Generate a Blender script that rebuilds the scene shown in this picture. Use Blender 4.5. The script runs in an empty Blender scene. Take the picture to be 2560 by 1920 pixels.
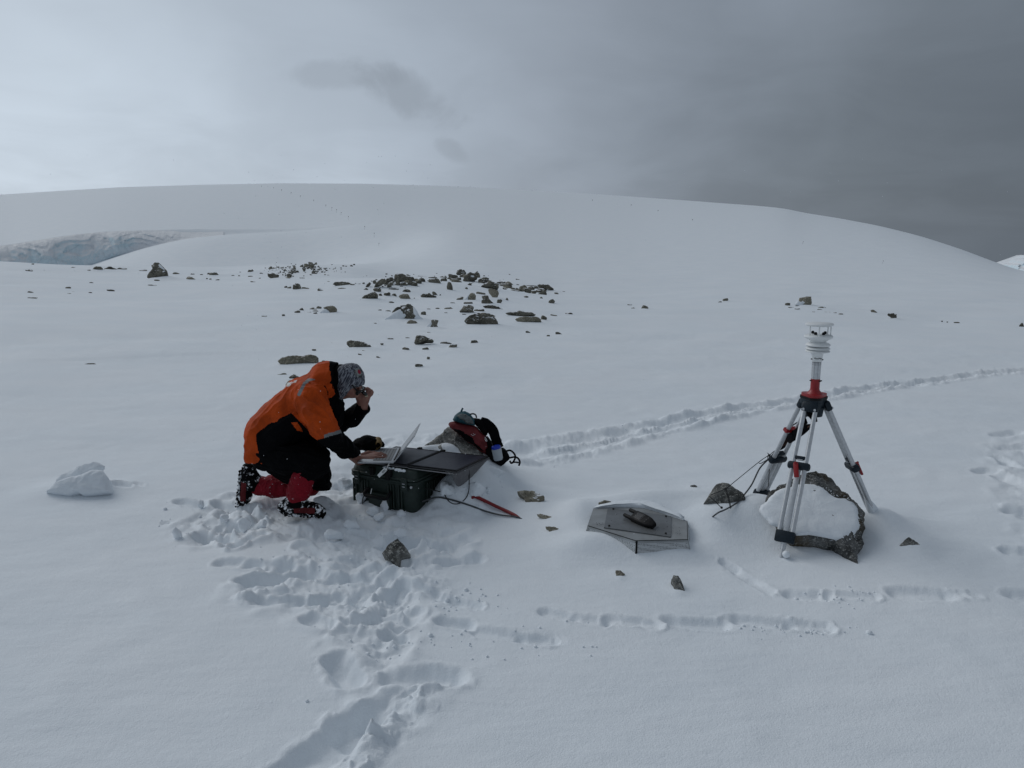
import bpy, math, random
import numpy as np
from mathutils import Vector, Matrix
sc = bpy.context.scene
COL = sc.collection
# ------------------------------------------------------------------ camera, sky, sun, exposure
CH, PITCH, FPX = 1.65, math.radians(10.5), 1934.0
cam = bpy.data.cameras.new("camera"); camo = bpy.data.objects.new("camera", cam); COL.objects.link(camo)
camo.location = (0, 0, CH); camo.rotation_euler = (math.pi / 2 - PITCH, 0, 0)
cam.sensor_width = 36; cam.lens = 36 * FPX / 2560; cam.clip_start = 0.05; cam.clip_end = 6000
sc.camera = camo
SUN_AZ, SUN_EL = math.radians(-52), math.radians(40)      # azimuth from +Y towards +X
wd = bpy.data.worlds.new("World"); sc.world = wd; wd.use_nodes = True
nt = wd.node_tree; nt.nodes.clear()

class NG:
    """tiny helper for node graphs"""
    def __init__(s, nt): s.nt = nt
    def n(s, typ, **k):
        nd = s.nt.nodes.new(typ)
        for a, v in k.items(): setattr(nd, a, v)
        return nd
    def put(s, sock, v):
        if hasattr(v, 'is_output') or isinstance(v, bpy.types.NodeSocket): s.nt.links.new(v, sock)
        elif v is not None:
            try: sock.default_value = v
            except Exception: sock.default_value = (*v, 1) if len(v) == 3 else v
    def m(s, op, a, b=None, c=None, clamp=False):
        nd = s.n('ShaderNodeMath', operation=op, use_clamp=clamp)
        for i, v in enumerate((a, b, c)):
            if v is not None: s.put(nd.inputs[i], v)
        return nd.outputs[0]
    def vm(s, op, a, b=None, scale=None):
        nd = s.n('ShaderNodeVectorMath', operation=op)
        s.put(nd.inputs[0], a)
        if b is not None: s.put(nd.inputs[1], b)
        if scale is not None: s.put(nd.inputs['Scale'], scale)
        return nd.outputs['Value'] if op in ('DOT_PRODUCT', 'LENGTH', 'DISTANCE') else nd.outputs[0]
    def noise(s, vec, scale, detail=4, rough=.5, dist=0, lac=2.0):
        nd = s.n('ShaderNodeTexNoise'); s.put(nd.inputs['Vector'], vec)
        nd.inputs['Scale'].default_value = scale; nd.inputs['Detail'].default_value = detail
        nd.inputs['Roughness'].default_value = rough; nd.inputs['Distortion'].default_value = dist
        nd.inputs['Lacunarity'].default_value = lac
        return nd.outputs[0]
    def vor(s, vec, scale, feature='F1', out=0, rnd=1):
        nd = s.n('ShaderNodeTexVoronoi', feature=feature); s.put(nd.inputs['Vector'], vec)
        nd.inputs['Scale'].default_value = scale; nd.inputs['Randomness'].default_value = rnd
        return nd.outputs[out]
    def ramp(s, f, stops, interp='LINEAR'):
        nd = s.n('ShaderNodeValToRGB'); s.put(nd.inputs[0], f); cr = nd.color_ramp; cr.interpolation = interp
        while len(cr.elements) < len(stops): cr.elements.new(.5)
        for e, (p, c) in zip(cr.elements, stops):
            e.position = p; e.color = (c, c, c, 1) if not hasattr(c, '__len__') else (*c[:3], 1)
        return nd.outputs[0]
    def mix(s, f, a, b, mode='MIX'):
        nd = s.n('ShaderNodeMix', data_type='RGBA', blend_type=mode)
        s.put(nd.inputs[0], f); s.put(nd.inputs[6], a); s.put(nd.inputs[7], b)
        return nd.outputs[2]
    def mapr(s, v, a, b, c=0., d=1., smooth=True):
        nd = s.n('ShaderNodeMapRange', interpolation_type='SMOOTHSTEP' if smooth else 'LINEAR')
        s.put(nd.inputs[0], v)
        for i, q in enumerate((a, b, c, d)): nd.inputs[i + 1].default_value = q
        return nd.outputs[0]

g = NG(nt)
D = g.n('ShaderNodeTexCoord').outputs['Generated']
sepn = g.n('ShaderNodeSeparateXYZ'); nt.links.new(D, sepn.inputs[0]); dx, dy, dz = sepn.outputs
zc = g.m('ADD', g.m('MAXIMUM', dz, 0.0), 0.22)
comb = g.n('ShaderNodeCombineXYZ'); g.put(comb.inputs[0], g.m('DIVIDE', dx, zc)); g.put(comb.inputs[1], g.m('DIVIDE', dy, zc)); g.put(comb.inputs[2], dz)
CL = comb.outputs[0]
n1 = g.noise(CL, .55, 6, .5, .35)
n2 = g.noise(CL, 1.7, 7, .52, .5)
n3 = g.noise(D, 2.2, 5, .5, .4)
t = g.vm('DOT_PRODUCT', D, (-0.862, 0.49, 0.12))
tn = g.m('ADD', t, g.m('ADD', g.m('MULTIPLY', g.m('SUBTRACT', n1, .5), .30), g.m('MULTIPLY', g.m('SUBTRACT', n3, .5), .36)))
tr = g.m('MULTIPLY_ADD', tn, .5, .5)
colr = g.ramp(tr, [(0, (.22, .25, .29)), (.26, (.19, .215, .25)), (.44, (.118, .14, .168)), (.56, (.142, .167, .197)), (.65, (.222, .258, .307)),
                   (.72, (.30, .345, .408)), (.80, (.385, .445, .522)), (.93, (.545, .625, .715))])
el_ = g.mapr(g.m('ADD', dz, g.m('MULTIPLY', g.m('SUBTRACT', n2, .5), .22)), .06, .5)
hi = g.m('ADD', 1.03, g.m('MULTIPLY', el_, g.mapr(t, .0, .6, .10, -.30)))
c2 = g.mix(1., colr, g.n('ShaderNodeCombineColor').outputs[0], 'MULTIPLY')
ccn = nt.nodes[-1]
gray = g.n('ShaderNodeCombineColor'); [g.put(gray.inputs[i], hi) for i in range(3)]
c2 = g.mix(1., colr, gray.outputs[0], 'MULTIPLY')
# streaky cloud texture
st = g.mapr(n2, .34, .68, .94, 1.06)
gray2 = g.n('ShaderNodeCombineColor'); [g.put(gray2.inputs[i], st) for i in range(3)]
c2 = g.mix(1., c2, gray2.outputs[0], 'MULTIPLY')
# the low dark scud cloud left of the middle
def scud(px, py, sx, sy, amt, c, rot=0.):
    F = Vector((0, math.cos(PITCH), -math.sin(PITCH))); U = Vector((0, math.sin(PITCH), math.cos(PITCH)))
    d = (F + Vector(((px - 1280) / FPX, 0, 0)) - U * ((py - 960) / FPX)).normalized()
    R_ = d.cross(Vector((0, 0, 1))).normalized(); U_ = R_.cross(d)
    a = R_ * math.cos(rot) + U_ * math.sin(rot); b = -R_ * math.sin(rot) + U_ * math.cos(rot)
    wn = g.n('ShaderNodeTexNoise'); g.put(wn.inputs['Vector'], D); wn.inputs['Scale'].default_value = 12; wn.inputs['Distortion'].default_value = .4; wn.inputs['Detail'].default_value = 8; wn.inputs['Roughness'].default_value = .62
    w1 = g.m('MULTIPLY', g.m('SUBTRACT', wn.outputs[0], .5), 3.6)
    u = g.m('DIVIDE', g.vm('DOT_PRODUCT', D, tuple(a)), sx); v = g.m('DIVIDE', g.m('SUBTRACT', g.vm('DOT_PRODUCT', D, tuple(b)), 0), sy)
    fr = g.mapr(g.vm('DOT_PRODUCT', D, tuple(d)), .6, .8)
    r2 = g.m('ADD', g.m('MULTIPLY', u, u), g.m('MULTIPLY', v, v))
    k = g.m('MULTIPLY', g.mapr(g.m('ADD', r2, w1), .15, 1.5, 1., 0.), fr)
    return g.mix(g.m('MULTIPLY', k, amt), c, (.235, .27, .315, 1))
c2 = scud(1010, 228, .066, .027, .50, c2, -.40)
c2 = scud(1128, 375, .022, .012, .32, c2, -.5)
c2 = scud(880, 190, .075, .016, .30, c2, .05)
c2 = scud(2090, 470, .09, .02, .0, c2, .1)
sky = g.n('ShaderNodeTexSky', sky_type='NISHITA'); sky.sun_disc = False
sky.sun_elevation = SUN_EL; sky.sun_rotation = SUN_AZ; sky.air_density = 1; sky.dust_density = 2
SS = 0.08
cs = g.vm('SCALE', c2, scale=1 / SS)
fin = g.mix(.965, sky.outputs[0], cs)
bg = g.n('ShaderNodeBackground'); nt.links.new(fin, bg.inputs[0]); bg.inputs[1].default_value = SS
wo = g.n('ShaderNodeOutputWorld'); nt.links.new(bg.outputs[0], wo.inputs[0])
nt.nodes.remove(ccn) if ccn.name in nt.nodes and not ccn.outputs[0].links and ccn.bl_idname == 'ShaderNodeCombineColor' else None
wd.cycles.sampling_method = 'MANUAL'; wd.cycles.sample_map_resolution = 512
sl = bpy.data.lights.new("sun", 'SUN'); sl.energy = 0.8; sl.angle = math.radians(36); sl.color = (1, .985, .965)
so = bpy.data.objects.new("sun", sl); COL.objects.link(so)
sd = Vector((math.sin(SUN_AZ) * math.cos(SUN_EL), math.cos(SUN_AZ) * math.cos(SUN_EL), math.sin(SUN_EL)))
so.rotation_euler = sd.to_track_quat('Z', 'Y').to_euler(); so.location = sd * 50
sc.view_settings.view_transform = 'Standard'; sc.view_settings.look = 'None'
sc.view_settings.gamma = 1; sc.view_settings.exposure = 0.03; sc.view_settings.use_curve_mapping = False
sc.cycles.max_bounces = 6; sc.cycles.diffuse_bounces = 3

# ------------------------------------------------------------------ helpers
CF = np.array([0, math.cos(PITCH), -math.sin(PITCH)]); CU = np.array([0, math.sin(PITCH), math.cos(PITCH)]); CR = np.array([1., 0, 0])
def ray(x, y): return CF + (x - 1280) / FPX * CR - (y - 960) / FPX * CU
C0 = np.array([0, 0, CH])
def atY(x, y, Y):
    r = ray(x, y); return C0 + r * (Y / r[1])
def onz(x, y, z):
    r = ray(x, y); return C0 + r * ((z - CH) / r[2])
def onplane(x, y, p0, n):
    r = ray(x, y); return C0 + r * (np.dot(np.asarray(p0) - C0, n) / np.dot(r, n))
def project(P):
    d = np.asarray(P, float) - C0; z = d @ CF
    return 1280 + FPX * (d @ CR) / z, 960 - FPX * (d @ CU) / z

_rs = np.random.RandomState(7); _perm = np.concatenate([_rs.permutation(256)] * 3)
_g3 = _rs.normal(size=(256, 3)); _g3 /= np.linalg.norm(_g3, axis=1)[:, None]
def pn(P, seed=0):
    """3-D gradient noise, P (...,3) -> about -1..1"""
    P = np.asarray(P, np.float64) + seed * 17.31
    i = np.floor(P).astype(np.int64); f = P - i; i &= 255
    u = f * f * f * (f * (f * 6 - 15) + 10); out = 0
    for a in (0, 1):
        pa = _perm[(i[..., 0] + a) & 255]; wa = u[..., 0] if a else 1 - u[..., 0]
        for b in (0, 1):
            pb = _perm[(pa + i[..., 1] + b) & 255]; wb = u[..., 1] if b else 1 - u[..., 1]
            for c in (0, 1):
                gi = _g3[_perm[(pb + i[..., 2] + c) & 255]]; wc = u[..., 2] if c else 1 - u[..., 2]
                out = out + wa * wb * wc * (gi[..., 0] * (f[..., 0] - a) + gi[..., 1] * (f[..., 1] - b) + gi[..., 2] * (f[..., 2] - c))
    return out * 1.6
def pn2(x, y, s, seed=0): return pn(np.stack([x / s, y / s, np.full_like(x, seed * 3.7)], -1), seed)
def fbm(P, oct=4, gain=.5, seed=0):
    a, o = 1., 0.
    for k in range(oct): o = o + a * pn(P * 2 ** k, seed + k); a *= gain
    return o
def sst(x, a, b):
    t = np.clip((x - a) / (b - a), 0, 1); return t * t * (3 - 2 * t)

def mesh(name, V, Fc, mat=None, parent=None, smooth=True, mats=None, mi=None):
    me = bpy.data.meshes.new(name); V = np.asarray(V, np.float32)
    if isinstance(Fc, np.ndarray):
        k = Fc.shape[1]; me.vertices.add(len(V)); me.vertices.foreach_set('co', V.ravel())
        me.loops.add(Fc.size); me.loops.foreach_set('vertex_index', Fc.astype(np.int32).ravel())
        me.polygons.add(len(Fc)); me.polygons.foreach_set('loop_start', np.arange(0, Fc.size, k, dtype=np.int32))
        me.update(calc_edges=True)
    else:
        me.from_pydata([tuple(v) for v in V.tolist()], [], Fc); me.update()
    for m_ in (mats or ([mat] if mat else [])): me.materials.append(m_)
    if mi is not None: me.polygons.foreach_set('material_index', np.asarray(mi, np.int32))
    if smooth: me.polygons.foreach_set('use_smooth', np.ones(len(me.polygons), bool))
    o = bpy.data.objects.new(name, me); COL.objects.link(o)
    if parent is not None: o.parent = parent
    return o
def tag(o, label=None, cat=None, group=None, kind=None):
    if label: o['label'] = label
    if cat: o['category'] = cat
    if group: o['group'] = group
    if kind: o['kind'] = kind
    return o
def origin_to(o, p):
    """move the origin of a single mesh to p"""
    p = Vector(p); o.data.transform(Matrix.Translation(-p)); o.location = p; return o
def empty(name, loc, label=None, cat=None, group=None):
    o = bpy.data.objects.new(name, None); o.location = tuple(loc); o.empty_display_size = .1; COL.objects.link(o)
    return tag(o, label, cat, group)
def part(name, V, Fc, mat, parent, **k):
    """part given in world coordinates under a parent (Empty at loc, no rotation)"""
    V = np.asarray(V, float)
    q = parent; off = np.zeros(3)
    while q is not None: off += np.array(q.location); q = q.parent
    return mesh(name, V - off, Fc, mat, parent, **k)

def material(name):
    m = bpy.data.materials.new(name); m.use_nodes = True; m.node_tree.nodes.clear(); g = NG(m.node_tree)
    b = g.n('ShaderNodeBsdfPrincipled'); o = g.n('ShaderNodeOutputMaterial'); m.node_tree.links.new(b.outputs[0], o.inputs[0])
    return m, g, b
def bump(g, b, h, strength, dist):
    n = g.n('ShaderNodeBump'); n.inputs['Strength'].default_value = strength; n.inputs['Distance'].default_value = dist
    g.put(n.inputs['Height'], h); g.nt.links.new(n.outputs[0], b.inputs['Normal'])
def simple(name, col, rough=.6, metal=0., noise=0., nscale=40, bmp=0., spec=.5, bscale=None, col2=None):
    m, g, b = material(name)
    b.inputs['Roughness'].default_value = rough; b.inputs['Metallic'].default_value = metal; b.inputs['Specular IOR Level'].default_value = spec
    P = g.n('ShaderNodeTexCoord').outputs['Object']
    if noise:
        f = g.mapr(g.noise(P, nscale, 5, .6), .3, .7)
        c2 = col2 or tuple(c * (1 - noise) for c in col)
        g.put(b.inputs['Base Color'], g.mix(f, (*col, 1), (*c2, 1)))
        g.put(b.inputs['Roughness'], g.mapr(g.noise(P, nscale * .5, 3, .6), .2, .8, max(rough - .12, .05), min(rough + .12, 1)))
    else: b.inputs['Base Color'].default_value = (*col, 1)
    if bmp: bump(g, b, g.noise(P, bscale or nscale * 2, 4, .6), .6, bmp)
    return m

# snow
def snow_mat():
    m, g, b = material("snow")
    P = g.n('ShaderNodeNewGeometry').outputs['Position']
    big = g.noise(P, .9, 5, .55); small = g.noise(P, 30, 4, .7); grain = g.noise(P, 160, 2, .6)
    c = g.mix(g.mapr(big, .3, .7), (.80, .852, .893, 1), (.838, .879, .912, 1))
    c = g.mix(g.m('MULTIPLY', g.mapr(grain, .45, .75), .10), c, (.70, .745, .80, 1))
    g.put(b.inputs['Base Color'], c)
    b.inputs['Roughness'].default_value = .72; b.inputs['Specular IOR Level'].default_value = .2
    h = g.m('ADD', g.m('MULTIPLY', small, .6), g.m('MULTIPLY', grain, .35))
    # fade fine relief with distance from the camp (place coordinates)
    bump(g, b, h, .55, .012)
    return m
SNOW = snow_mat()

def rock_mat(name, dark, mid, light, lichen=0., snowy=.5, fine=60):
    m, g, b = material(name)
    tc = g.n('ShaderNodeTexCoord').outputs['Object']; geo = g.n('ShaderNodeNewGeometry')
    oi = g.n('ShaderNodeObjectInfo').outputs['Random']
    P = g.vm('ADD', geo.outputs['Position'], g.vm('SCALE', (1, 1, 1), scale=oi))
    a = g.noise(P, fine * .12, 6, .65); s = g.noise(P, fine, 3, .75); v = g.vor(P, fine * 1.6)
    c = g.mix(g.mapr(a, .35, .68), (*dark, 1), (*mid, 1))
    c = g.mix(g.mapr(s, .52, .66), c, (*light, 1))
    c = g.mix(g.m('MULTIPLY', g.mapr(v, .28, .12, 0, 1), .8), c, tuple(q * .35 for q in dark) + (1,))
    if lichen: c = g.mix(g.m('MULTIPLY', g.mapr(g.noise(P, 4, 5, .6), .48, .62), lichen), c, (.10, .062, .018, 1))
    tint = g.m('MULTIPLY_ADD', oi, .5, .75)
    c = g.vm('SCALE', c, scale=tint)
    sepz = g.n('ShaderNodeSeparateXYZ'); g.nt.links.new(geo.outputs['Normal'], sepz.inputs[0])
    f = g.m('ADD', sepz.outputs[2], g.m('MULTIPLY', g.m('SUBTRACT', g.noise(P, 7, 5, .6), .5), 1.3))
    k = g.mapr(f, 1.15 - .35 * snowy, 1.22 - .35 * snowy)
    c = g.mix(k, c, (.84, .865, .89, 1))
    g.put(b.inputs['Base Color'], c); b.inputs['Roughness'].default_value = .85; b.inputs['Specular IOR Level'].default_value = .25
    bump(g, b, g.m('ADD', a, g.m('MULTIPLY', s, .3)), .8, .03)
    return m
ROCK = rock_mat("granite", (.075, .072, .058), (.19, .18, .145), (.32, .305, .25), snowy=.85, fine=30)
ROCKL = rock_mat("pale_granite", (.15, .14, .105), (.28, .26, .205), (.40, .375, .31), snowy=.6, fine=30)
ROCKN = rock_mat("speckled_granite", (.05, .052, .049), (.24, .24, .225), (.44, .44, .41), snowy=-.3, fine=75)
ROCKB = rock_mat("lichen_granite", (.045, .047, .046), (.21, .213, .208), (.40, .40, .38), lichen=.55, snowy=.25, fine=75)

# ------------------------------------------------------------------ terrain
def azel(x, y):
    r = ray(x, y); return math.atan2(r[0], r[1]), r[2] / math.hypot(r[0], r[1])
def tab(pts, sm=True):
    a = [azel(x, y) for x, y in pts]; az = np.array([q[0] for q in a]); el = np.array([q[1] for q in a])
    az = np.concatenate([[-math.pi, az[0] - .8], az, [az[-1] + .8, math.pi]])
    mid = -.035; el = np.concatenate([[mid, el[0]], el, [el[-1], mid]])
    ga = np.linspace(-math.pi, math.pi, 6001); ge = np.interp(ga, az, el); kk = np.exp(-np.linspace(-2.5, 2.5, 91) ** 2); kk /= kk.sum()
    kk = kk if sm else kk[34:57] / kk[34:57].sum()
    ge = np.convolve(np.pad(ge, len(kk) // 2, mode='edge'), kk, 'valid')
    return lambda th: np.interp(th, ga, ge)
RIDGE = tab([(0, 655), (140, 664), (300, 672), (560, 674), (700, 666), (880, 672), (1000, 692), (1200, 706), (1300, 722), (1400, 735), (1600, 748), (2000, 766), (2300, 790), (2560, 815)])
CREST = tab([(0, 487), (120, 479), (300, 468), (500, 462), (700, 458), (900, 459), (1100, 464), (1300, 473), (1500, 486), (1700, 500), (1900, 515), (1960, 521), (2010, 532), (2100, 546), (2200, 565), (2300, 590), (2400, 622), (2450, 641), (2500, 660), (2560, 681)], False)
CTOP = tab([(0, 617), (80, 602), (150, 591), (220, 582), (300, 577), (500, 573), (700, 572), (900, 570), (1100, 575), (2560, 700)])
CBOT = tab([(0, 700), (150, 690), (200, 672), (250, 655), (300, 638), (360, 620), (430, 603), (520, 590), (700, 580), (900, 575), (1100, 577), (2560, 702)])
AZ = lambda px: azel(px, 600)[0]
DC = 140.
def tab2(xs, ys):
    ga = np.linspace(-math.pi, math.pi, 6001); ge = np.interp(ga, xs, ys); kk = np.exp(-np.linspace(-2.5, 2.5, 181) ** 2); kk /= kk.sum()
    ge = np.convolve(np.pad(ge, 90, mode='edge'), kk, 'valid')
    return lambda th: np.interp(th, ga, ge)
_RT = tab2([-3.14, AZ(0), AZ(900), AZ(1400), AZ(2560), 3.14], [40, 40, 38, 30, 22, 30])
_DT = tab2([-3.14, AZ(0), AZ(1600), AZ(2100), AZ(2560), 3.14], [300, 420, 420, 330, 170, 300])
def cub(t, a, b, ma, mb):
    t2, t3 = t * t, t * t * t
    return (2 * t3 - 3 * t2 + 1) * a + (t3 - 2 * t2 + t) * ma + (-2 * t3 + 3 * t2) * b + (t3 - t2) * mb
def H_far(x, y):
    """the broad shape of the ground, no detail"""
    d = np.hypot(x, y); th = np.arctan2(x, y)
    R = _RT(th)
    zR = CH + R * RIDGE(th)
    Dk = _DT(th)
    tc = CREST(th); zD = CH + Dk * tc
    u = np.clip((d - 5) / (R - 5), 0, 1)
    near = zR * u ** 1.5
    s0 = 1.5 * zR / (R - 5)
    # smooth hill without a cliff
    L = Dk - R; ts = np.clip((d - R) / L, 0, 1)
    std = cub(ts, zR, zD, np.maximum(s0, -.05) * L * .6 + .02 * L, tc * L)
    # left: trough, cliff foot, cliff top, then the dome
    zb, zt = CH + DC * CBOT(th), CH + (DC + 4) * CTOP(th)
    tro = np.minimum(zb - 1.0, CH + 95 * (RIDGE(th) - .012))
    t1 = np.clip((d - R) / (95 - R), 0, 1); t2 = sst(d, 95, DC); t3 = sst(d, DC, DC + 3.5); t4 = np.clip((d - DC - 3.5) / (Dk - DC - 3.5), 0, 1)
    a = cub(t1, zR, tro, s0 * (95 - R) * .3, 0)
    a = np.where(d > 95, tro + (zb - tro) * t2, a)
    a = np.where(d > DC, zb + (zt - zb) * t3, a)
    L4 = Dk - DC - 3.5
    a = np.where(d > DC + 3.5, cub(t4, zt, zD, (zD - zt) * 1.25, tc * L4), a)
    w = 1 - sst(th, AZ(700), AZ(1150)); w = w * sst(th, -1.6, -.9)
    hill = std + (a - std) * w
    ex = np.maximum(d - Dk, 0)
    hill = np.where(d > Dk, zD + tc * ex - .0006 * ex ** 2 * np.exp(-ex / 900) , hill)
    return np.where(d < R, near, hill)
DRIFTS = []     # (x, y, radius_x, radius_y, height)
def H0(x, y):
    x = np.asarray(x, float); y = np.asarray(y, float)
    z = H_far(x, y)
    for (cx, cy, rx, ry, h) in DRIFTS:
        if h == 0: continue
        q = ((x - cx) / rx) ** 2 + ((y - cy) / ry) ** 2
        z = z + h * np.exp(-q)
    d = np.hypot(x, y)
    z = z + .035 * pn2(x, y * 1.0, 2.6, 3) * sst(d, 4.5, 9) + .10 * pn2(x, y * 1.6, 9., 5) * sst(d, 10, 25) * (1 - sst(d, 32, 50))
    return z
def ong(px, py, dmax=60.):
    r = ray(px, py); t = np.geomspace(1.5, dmax, 900); P = C0 + np.outer(t, r)
    dz = P[:, 2] - H0(P[:, 0], P[:, 1]); k = np.argmax(dz < 0)
    if dz[k] >= 0: k = len(t) - 1
    a, b = t[max(k - 1, 0)], t[k]
    for _ in range(22):
        m_ = (a + b) / 2; q = C0 + r * m_
        if q[2] - float(H0(q[0], q[1])) > 0: a = m_
        else: b = m_
    return C0 + r * b
# big soft drifts (made before anything is set on the ground)
def drift(px, py, d, rx, ry, h):
    q = onz(px, py, 0.) if d is None else C0 + ray(px, py) * d
    DRIFTS.append((q[0], q[1], rx, ry, h))
_m = C0 + ray(1130, 705) * 25.; DRIFTS.append((_m[0], _m[1], 3.4, 3.6, .30))
_m = C0 + ray(990, 712) * 25.; DRIFTS.append((_m[0], _m[1], 2.0, 3.0, .22))
_m = C0 + ray(820, 670) * 34.; DRIFTS.append((_m[0], _m[1], 4.0, 3.0, .25))
_m = C0 + ray(2015, 765) * 22.; DRIFTS.append((_m[0], _m[1], 2.2, 1.6, .12))
drift(1195, 1215, None, .42, .30, .10)      # bank behind the case
drift(1120, 1215, None, .20, .16, .08)
drift(840, 1175, None, .25, .35, .07)
drift(1620, 1300, None, .75, .45, .07)      # swell under the perforated cover
drift(1985, 1300, None, .55, .40, .05)
drift(1130, 1180, None, .5, .35, .08)
_q = onz(1180, 1235, .0); DRIFTS.append((_q[0] + .02, _q[1] + .10, .20, .26, .10))     # snow lying against the right side of the case
_q = onz(1125, 1215, .0); DRIFTS.append((_q[0] + .05, _q[1] + .12, .13, .16, .12))
_q = onz(140, 1232, .0); DRIFTS.append((_q[0], _q[1] + .05, .22, .20, .05)); _q = onz(255, 1226, .0); DRIFTS.append((_q[0], _q[1] + .06, .18, .14, .035)); _q = onz(930, 1262, .0); DRIFTS.append((_q[0], _q[1], .16, .12, .035))
_q = onz(1500, 1380, .0); DRIFTS.append((_q[0] - .05, _q[1], .24, .15, .075))          # banked up in front of the cover
_q = onz(1690, 1390, .0); DRIFTS.append((_q[0], _q[1], .20, .10, .055))
_q = onz(1445, 1310, .0); DRIFTS.append((_q[0], _q[1], .12, .2, .06))
_q = onz(1650, 1262, .1); DRIFTS.append((_q[0], _q[1] + .12, .40, .16, .09))
_q = onz(1760, 1345, .0); DRIFTS.append((_q[0] + .05, _q[1], .14, .22, .05))
_q = onz(1925, 1330, .0); DRIFTS.append((_q[0], _q[1] + .05, .20, .24, .10))
_q = onz(2240, 1330, .0); DRIFTS.append((_q[0], _q[1], .22, .30, .05))
_q = onz(2200, 1335, .0); DRIFTS.append((_q[0], _q[1], .12, .14, .08)); DRIFTS.append((-.356, 4.67, .15, .15, .17)); DRIFTS.append((-.20, 4.85, .2, .2, .08))

SEG = []      # footprints and furrows: x0,y0,x1,y1,halfwidth,depth,rim,roughness
def fp(x0, y0, x1, y1, w, d, rim=.35, rough=.3):
    a, b = ong(x0, y0), ong(x1, y1); SEG.append((a[0], a[1], b[0], b[1], w / 2 * .88, d * (.56 if x0 < 1180 else .40), rim * .9, rough * .7))
for a in [(612, 1453, 757, 1434, .13, .10), (640, 1505, 800, 1500, .10, .05), (612, 1500, 700, 1470, .10, -.05, 0, .8), (840, 1655, 878, 1700, .15, .11), (985, 1690, 1130, 1692, .17, .085),
          (966, 1585, 1000, 1593, .09, .11, .3), (735, 1935, 905, 1800, .20, .085), (880, 1815, 1000, 1745, .17, .06), (964, 1500, 1004, 1464, .12, .08), (776, 1552, 814, 1565, .12, .06),
          (1105, 1551, 1160, 1561, .12, .06), (1199, 1580, 1290, 1592, .10, .05), (1310, 1596, 1378, 1604, .09, .05, .7, .8), (1025, 1467, 1090, 1482, .08, .05), (1105, 1492, 1190, 1514, .09, .045, .7, .8),
          (1367, 1532, 1425, 1548, .10, .055), (1442, 1550, 1506, 1559, .10, .045), (1528, 1552, 1640, 1569, .09, .04, .7, .7), (1685, 1556, 1800, 1563, .13, .065), (1820, 1551, 1840, 1556, .09, .02, .8, .8),
          (1852, 1550, 1960, 1560, .12, .055), (1986, 1563, 2066, 1570, .10, .045, .8, .9), (1809, 1404, 1840, 1420, .06, .05), (1840, 1425, 1925, 1478, .08, .035, .5, .6), (1982, 1488, 2055, 1493, .13, .06),
          (2082, 1492, 2180, 1497, .09, .035, .8, .9), (2250, 1488, 2360, 1494, .14, .06), (2375, 1492, 2432, 1493, .09, .02, .8, .7), (2545, 1492, 2640, 1492, .14, .06),
          (2496, 1087, 2540, 1080, .16, .08), (2516, 1120, 2556, 1115, .16, .07), (2452, 1180, 2480, 1176, .14, .08), (2500, 1140, 2530, 1165, .14, .05, .6, .8), (2500, 1190, 2560, 1215, .16, .08, .6, .8),
          (2535, 1280, 2620, 1290, .2, .10, .5, .7), (2530, 1378, 2620, 1385, .16, .08), (1000, 1560, 1040, 1530, .12, .05, .5, .8), (900, 1480, 980, 1440, .12, .05, .5, .7), (840, 1400, 900, 1395, .12, .05, .4, .8),
          (900, 1545, 960, 1500, .1, -.04, 0, .9), (560, 1320, 640, 1310, .14, .07, .4, .6), (720, 1345, 900, 1335, .16, .03, .3, .7), (800, 1500, 840, 1480, .12, .05, .5, .8), (1090, 1365, 1160, 1350, .16, .04, .4, .7),
          (297, 1206, 316, 1212, .11, .06), (340, 1208, 352, 1212, .07, .03), (408, 1305, 418, 1304, .05, .02),
          (1018, 1745, 1045, 1760, .10, -.055, 0, .7), (960, 1830, 985, 1820, .12, -.05, 0, .9), (900, 1890, 930, 1850, .11, -.05, 0, .9), (1040, 1730, 1120, 1700, .06, -.03, 0, 1.)]:
    fp(*a)
def poly_world(p): return np.array([ong(x, y)[:2] for x, y in p])
_r = random.Random(21)
for _k in range(34):      # boot prints trodden over each other in the churned snow
    _c = _r.choice([(700, 1430, 90, 40), (900, 1400, 120, 60), (960, 1530, 70, 60), (560, 1310, 70, 25), (1080, 1370, 60, 30), (860, 1300, 100, 25)])
    _x, _y, _a = _r.gauss(_c[0], _c[2]), _r.gauss(_c[1], _c[3]), _r.uniform(-.9, .9)
    _g = ong(_x, _y); _l = .085
    SEG.append((_g[0] - _l * math.cos(_a), _g[1] - _l * math.sin(_a), _g[0] + _l * math.cos(_a), _g[1] + _l * math.sin(_a), .052, _r.uniform(.018, .04), .6, .3))
CHURN = [  # outline of a churned patch, strength
    (poly_world([(430, 1330), (470, 1290), (560, 1240), (640, 1225), (790, 1200), (850, 1165), (880, 1200), (905, 1262), (1000, 1290), (1090, 1290), (1170, 1320), (1180, 1385), (1120, 1420), (1110, 1470), (1060, 1500), (1050, 1560), (1010, 1640), (1000, 1700), (930, 1740), (905, 1650), (830, 1600), (760, 1560), (690, 1525), (590, 1492), (600, 1440), (700, 1400), (790, 1370), (690, 1345), (560, 1370), (470, 1355)]), 1.0),
    (poly_world([(905, 1120), (990, 1096), (1080, 1088), (1095, 1105), (1000, 1125), (930, 1150)]), .8),
    (poly_world([(1065, 1290), (1060, 1240), (1100, 1215), (1140, 1195), (1200, 1215), (1190, 1260), (1150, 1290)]), .9),
    (poly_world([(740, 1925), (860, 1830), (960, 1750), (1060, 1720), (1080, 1760), (1010, 1850), (960, 1940)]), .5),
    (poly_world([(2470, 1110), (2560, 1090), (2700, 1100), (2700, 1400), (2560, 1420), (2540, 1300), (2490, 1210)]), .4)]
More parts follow.
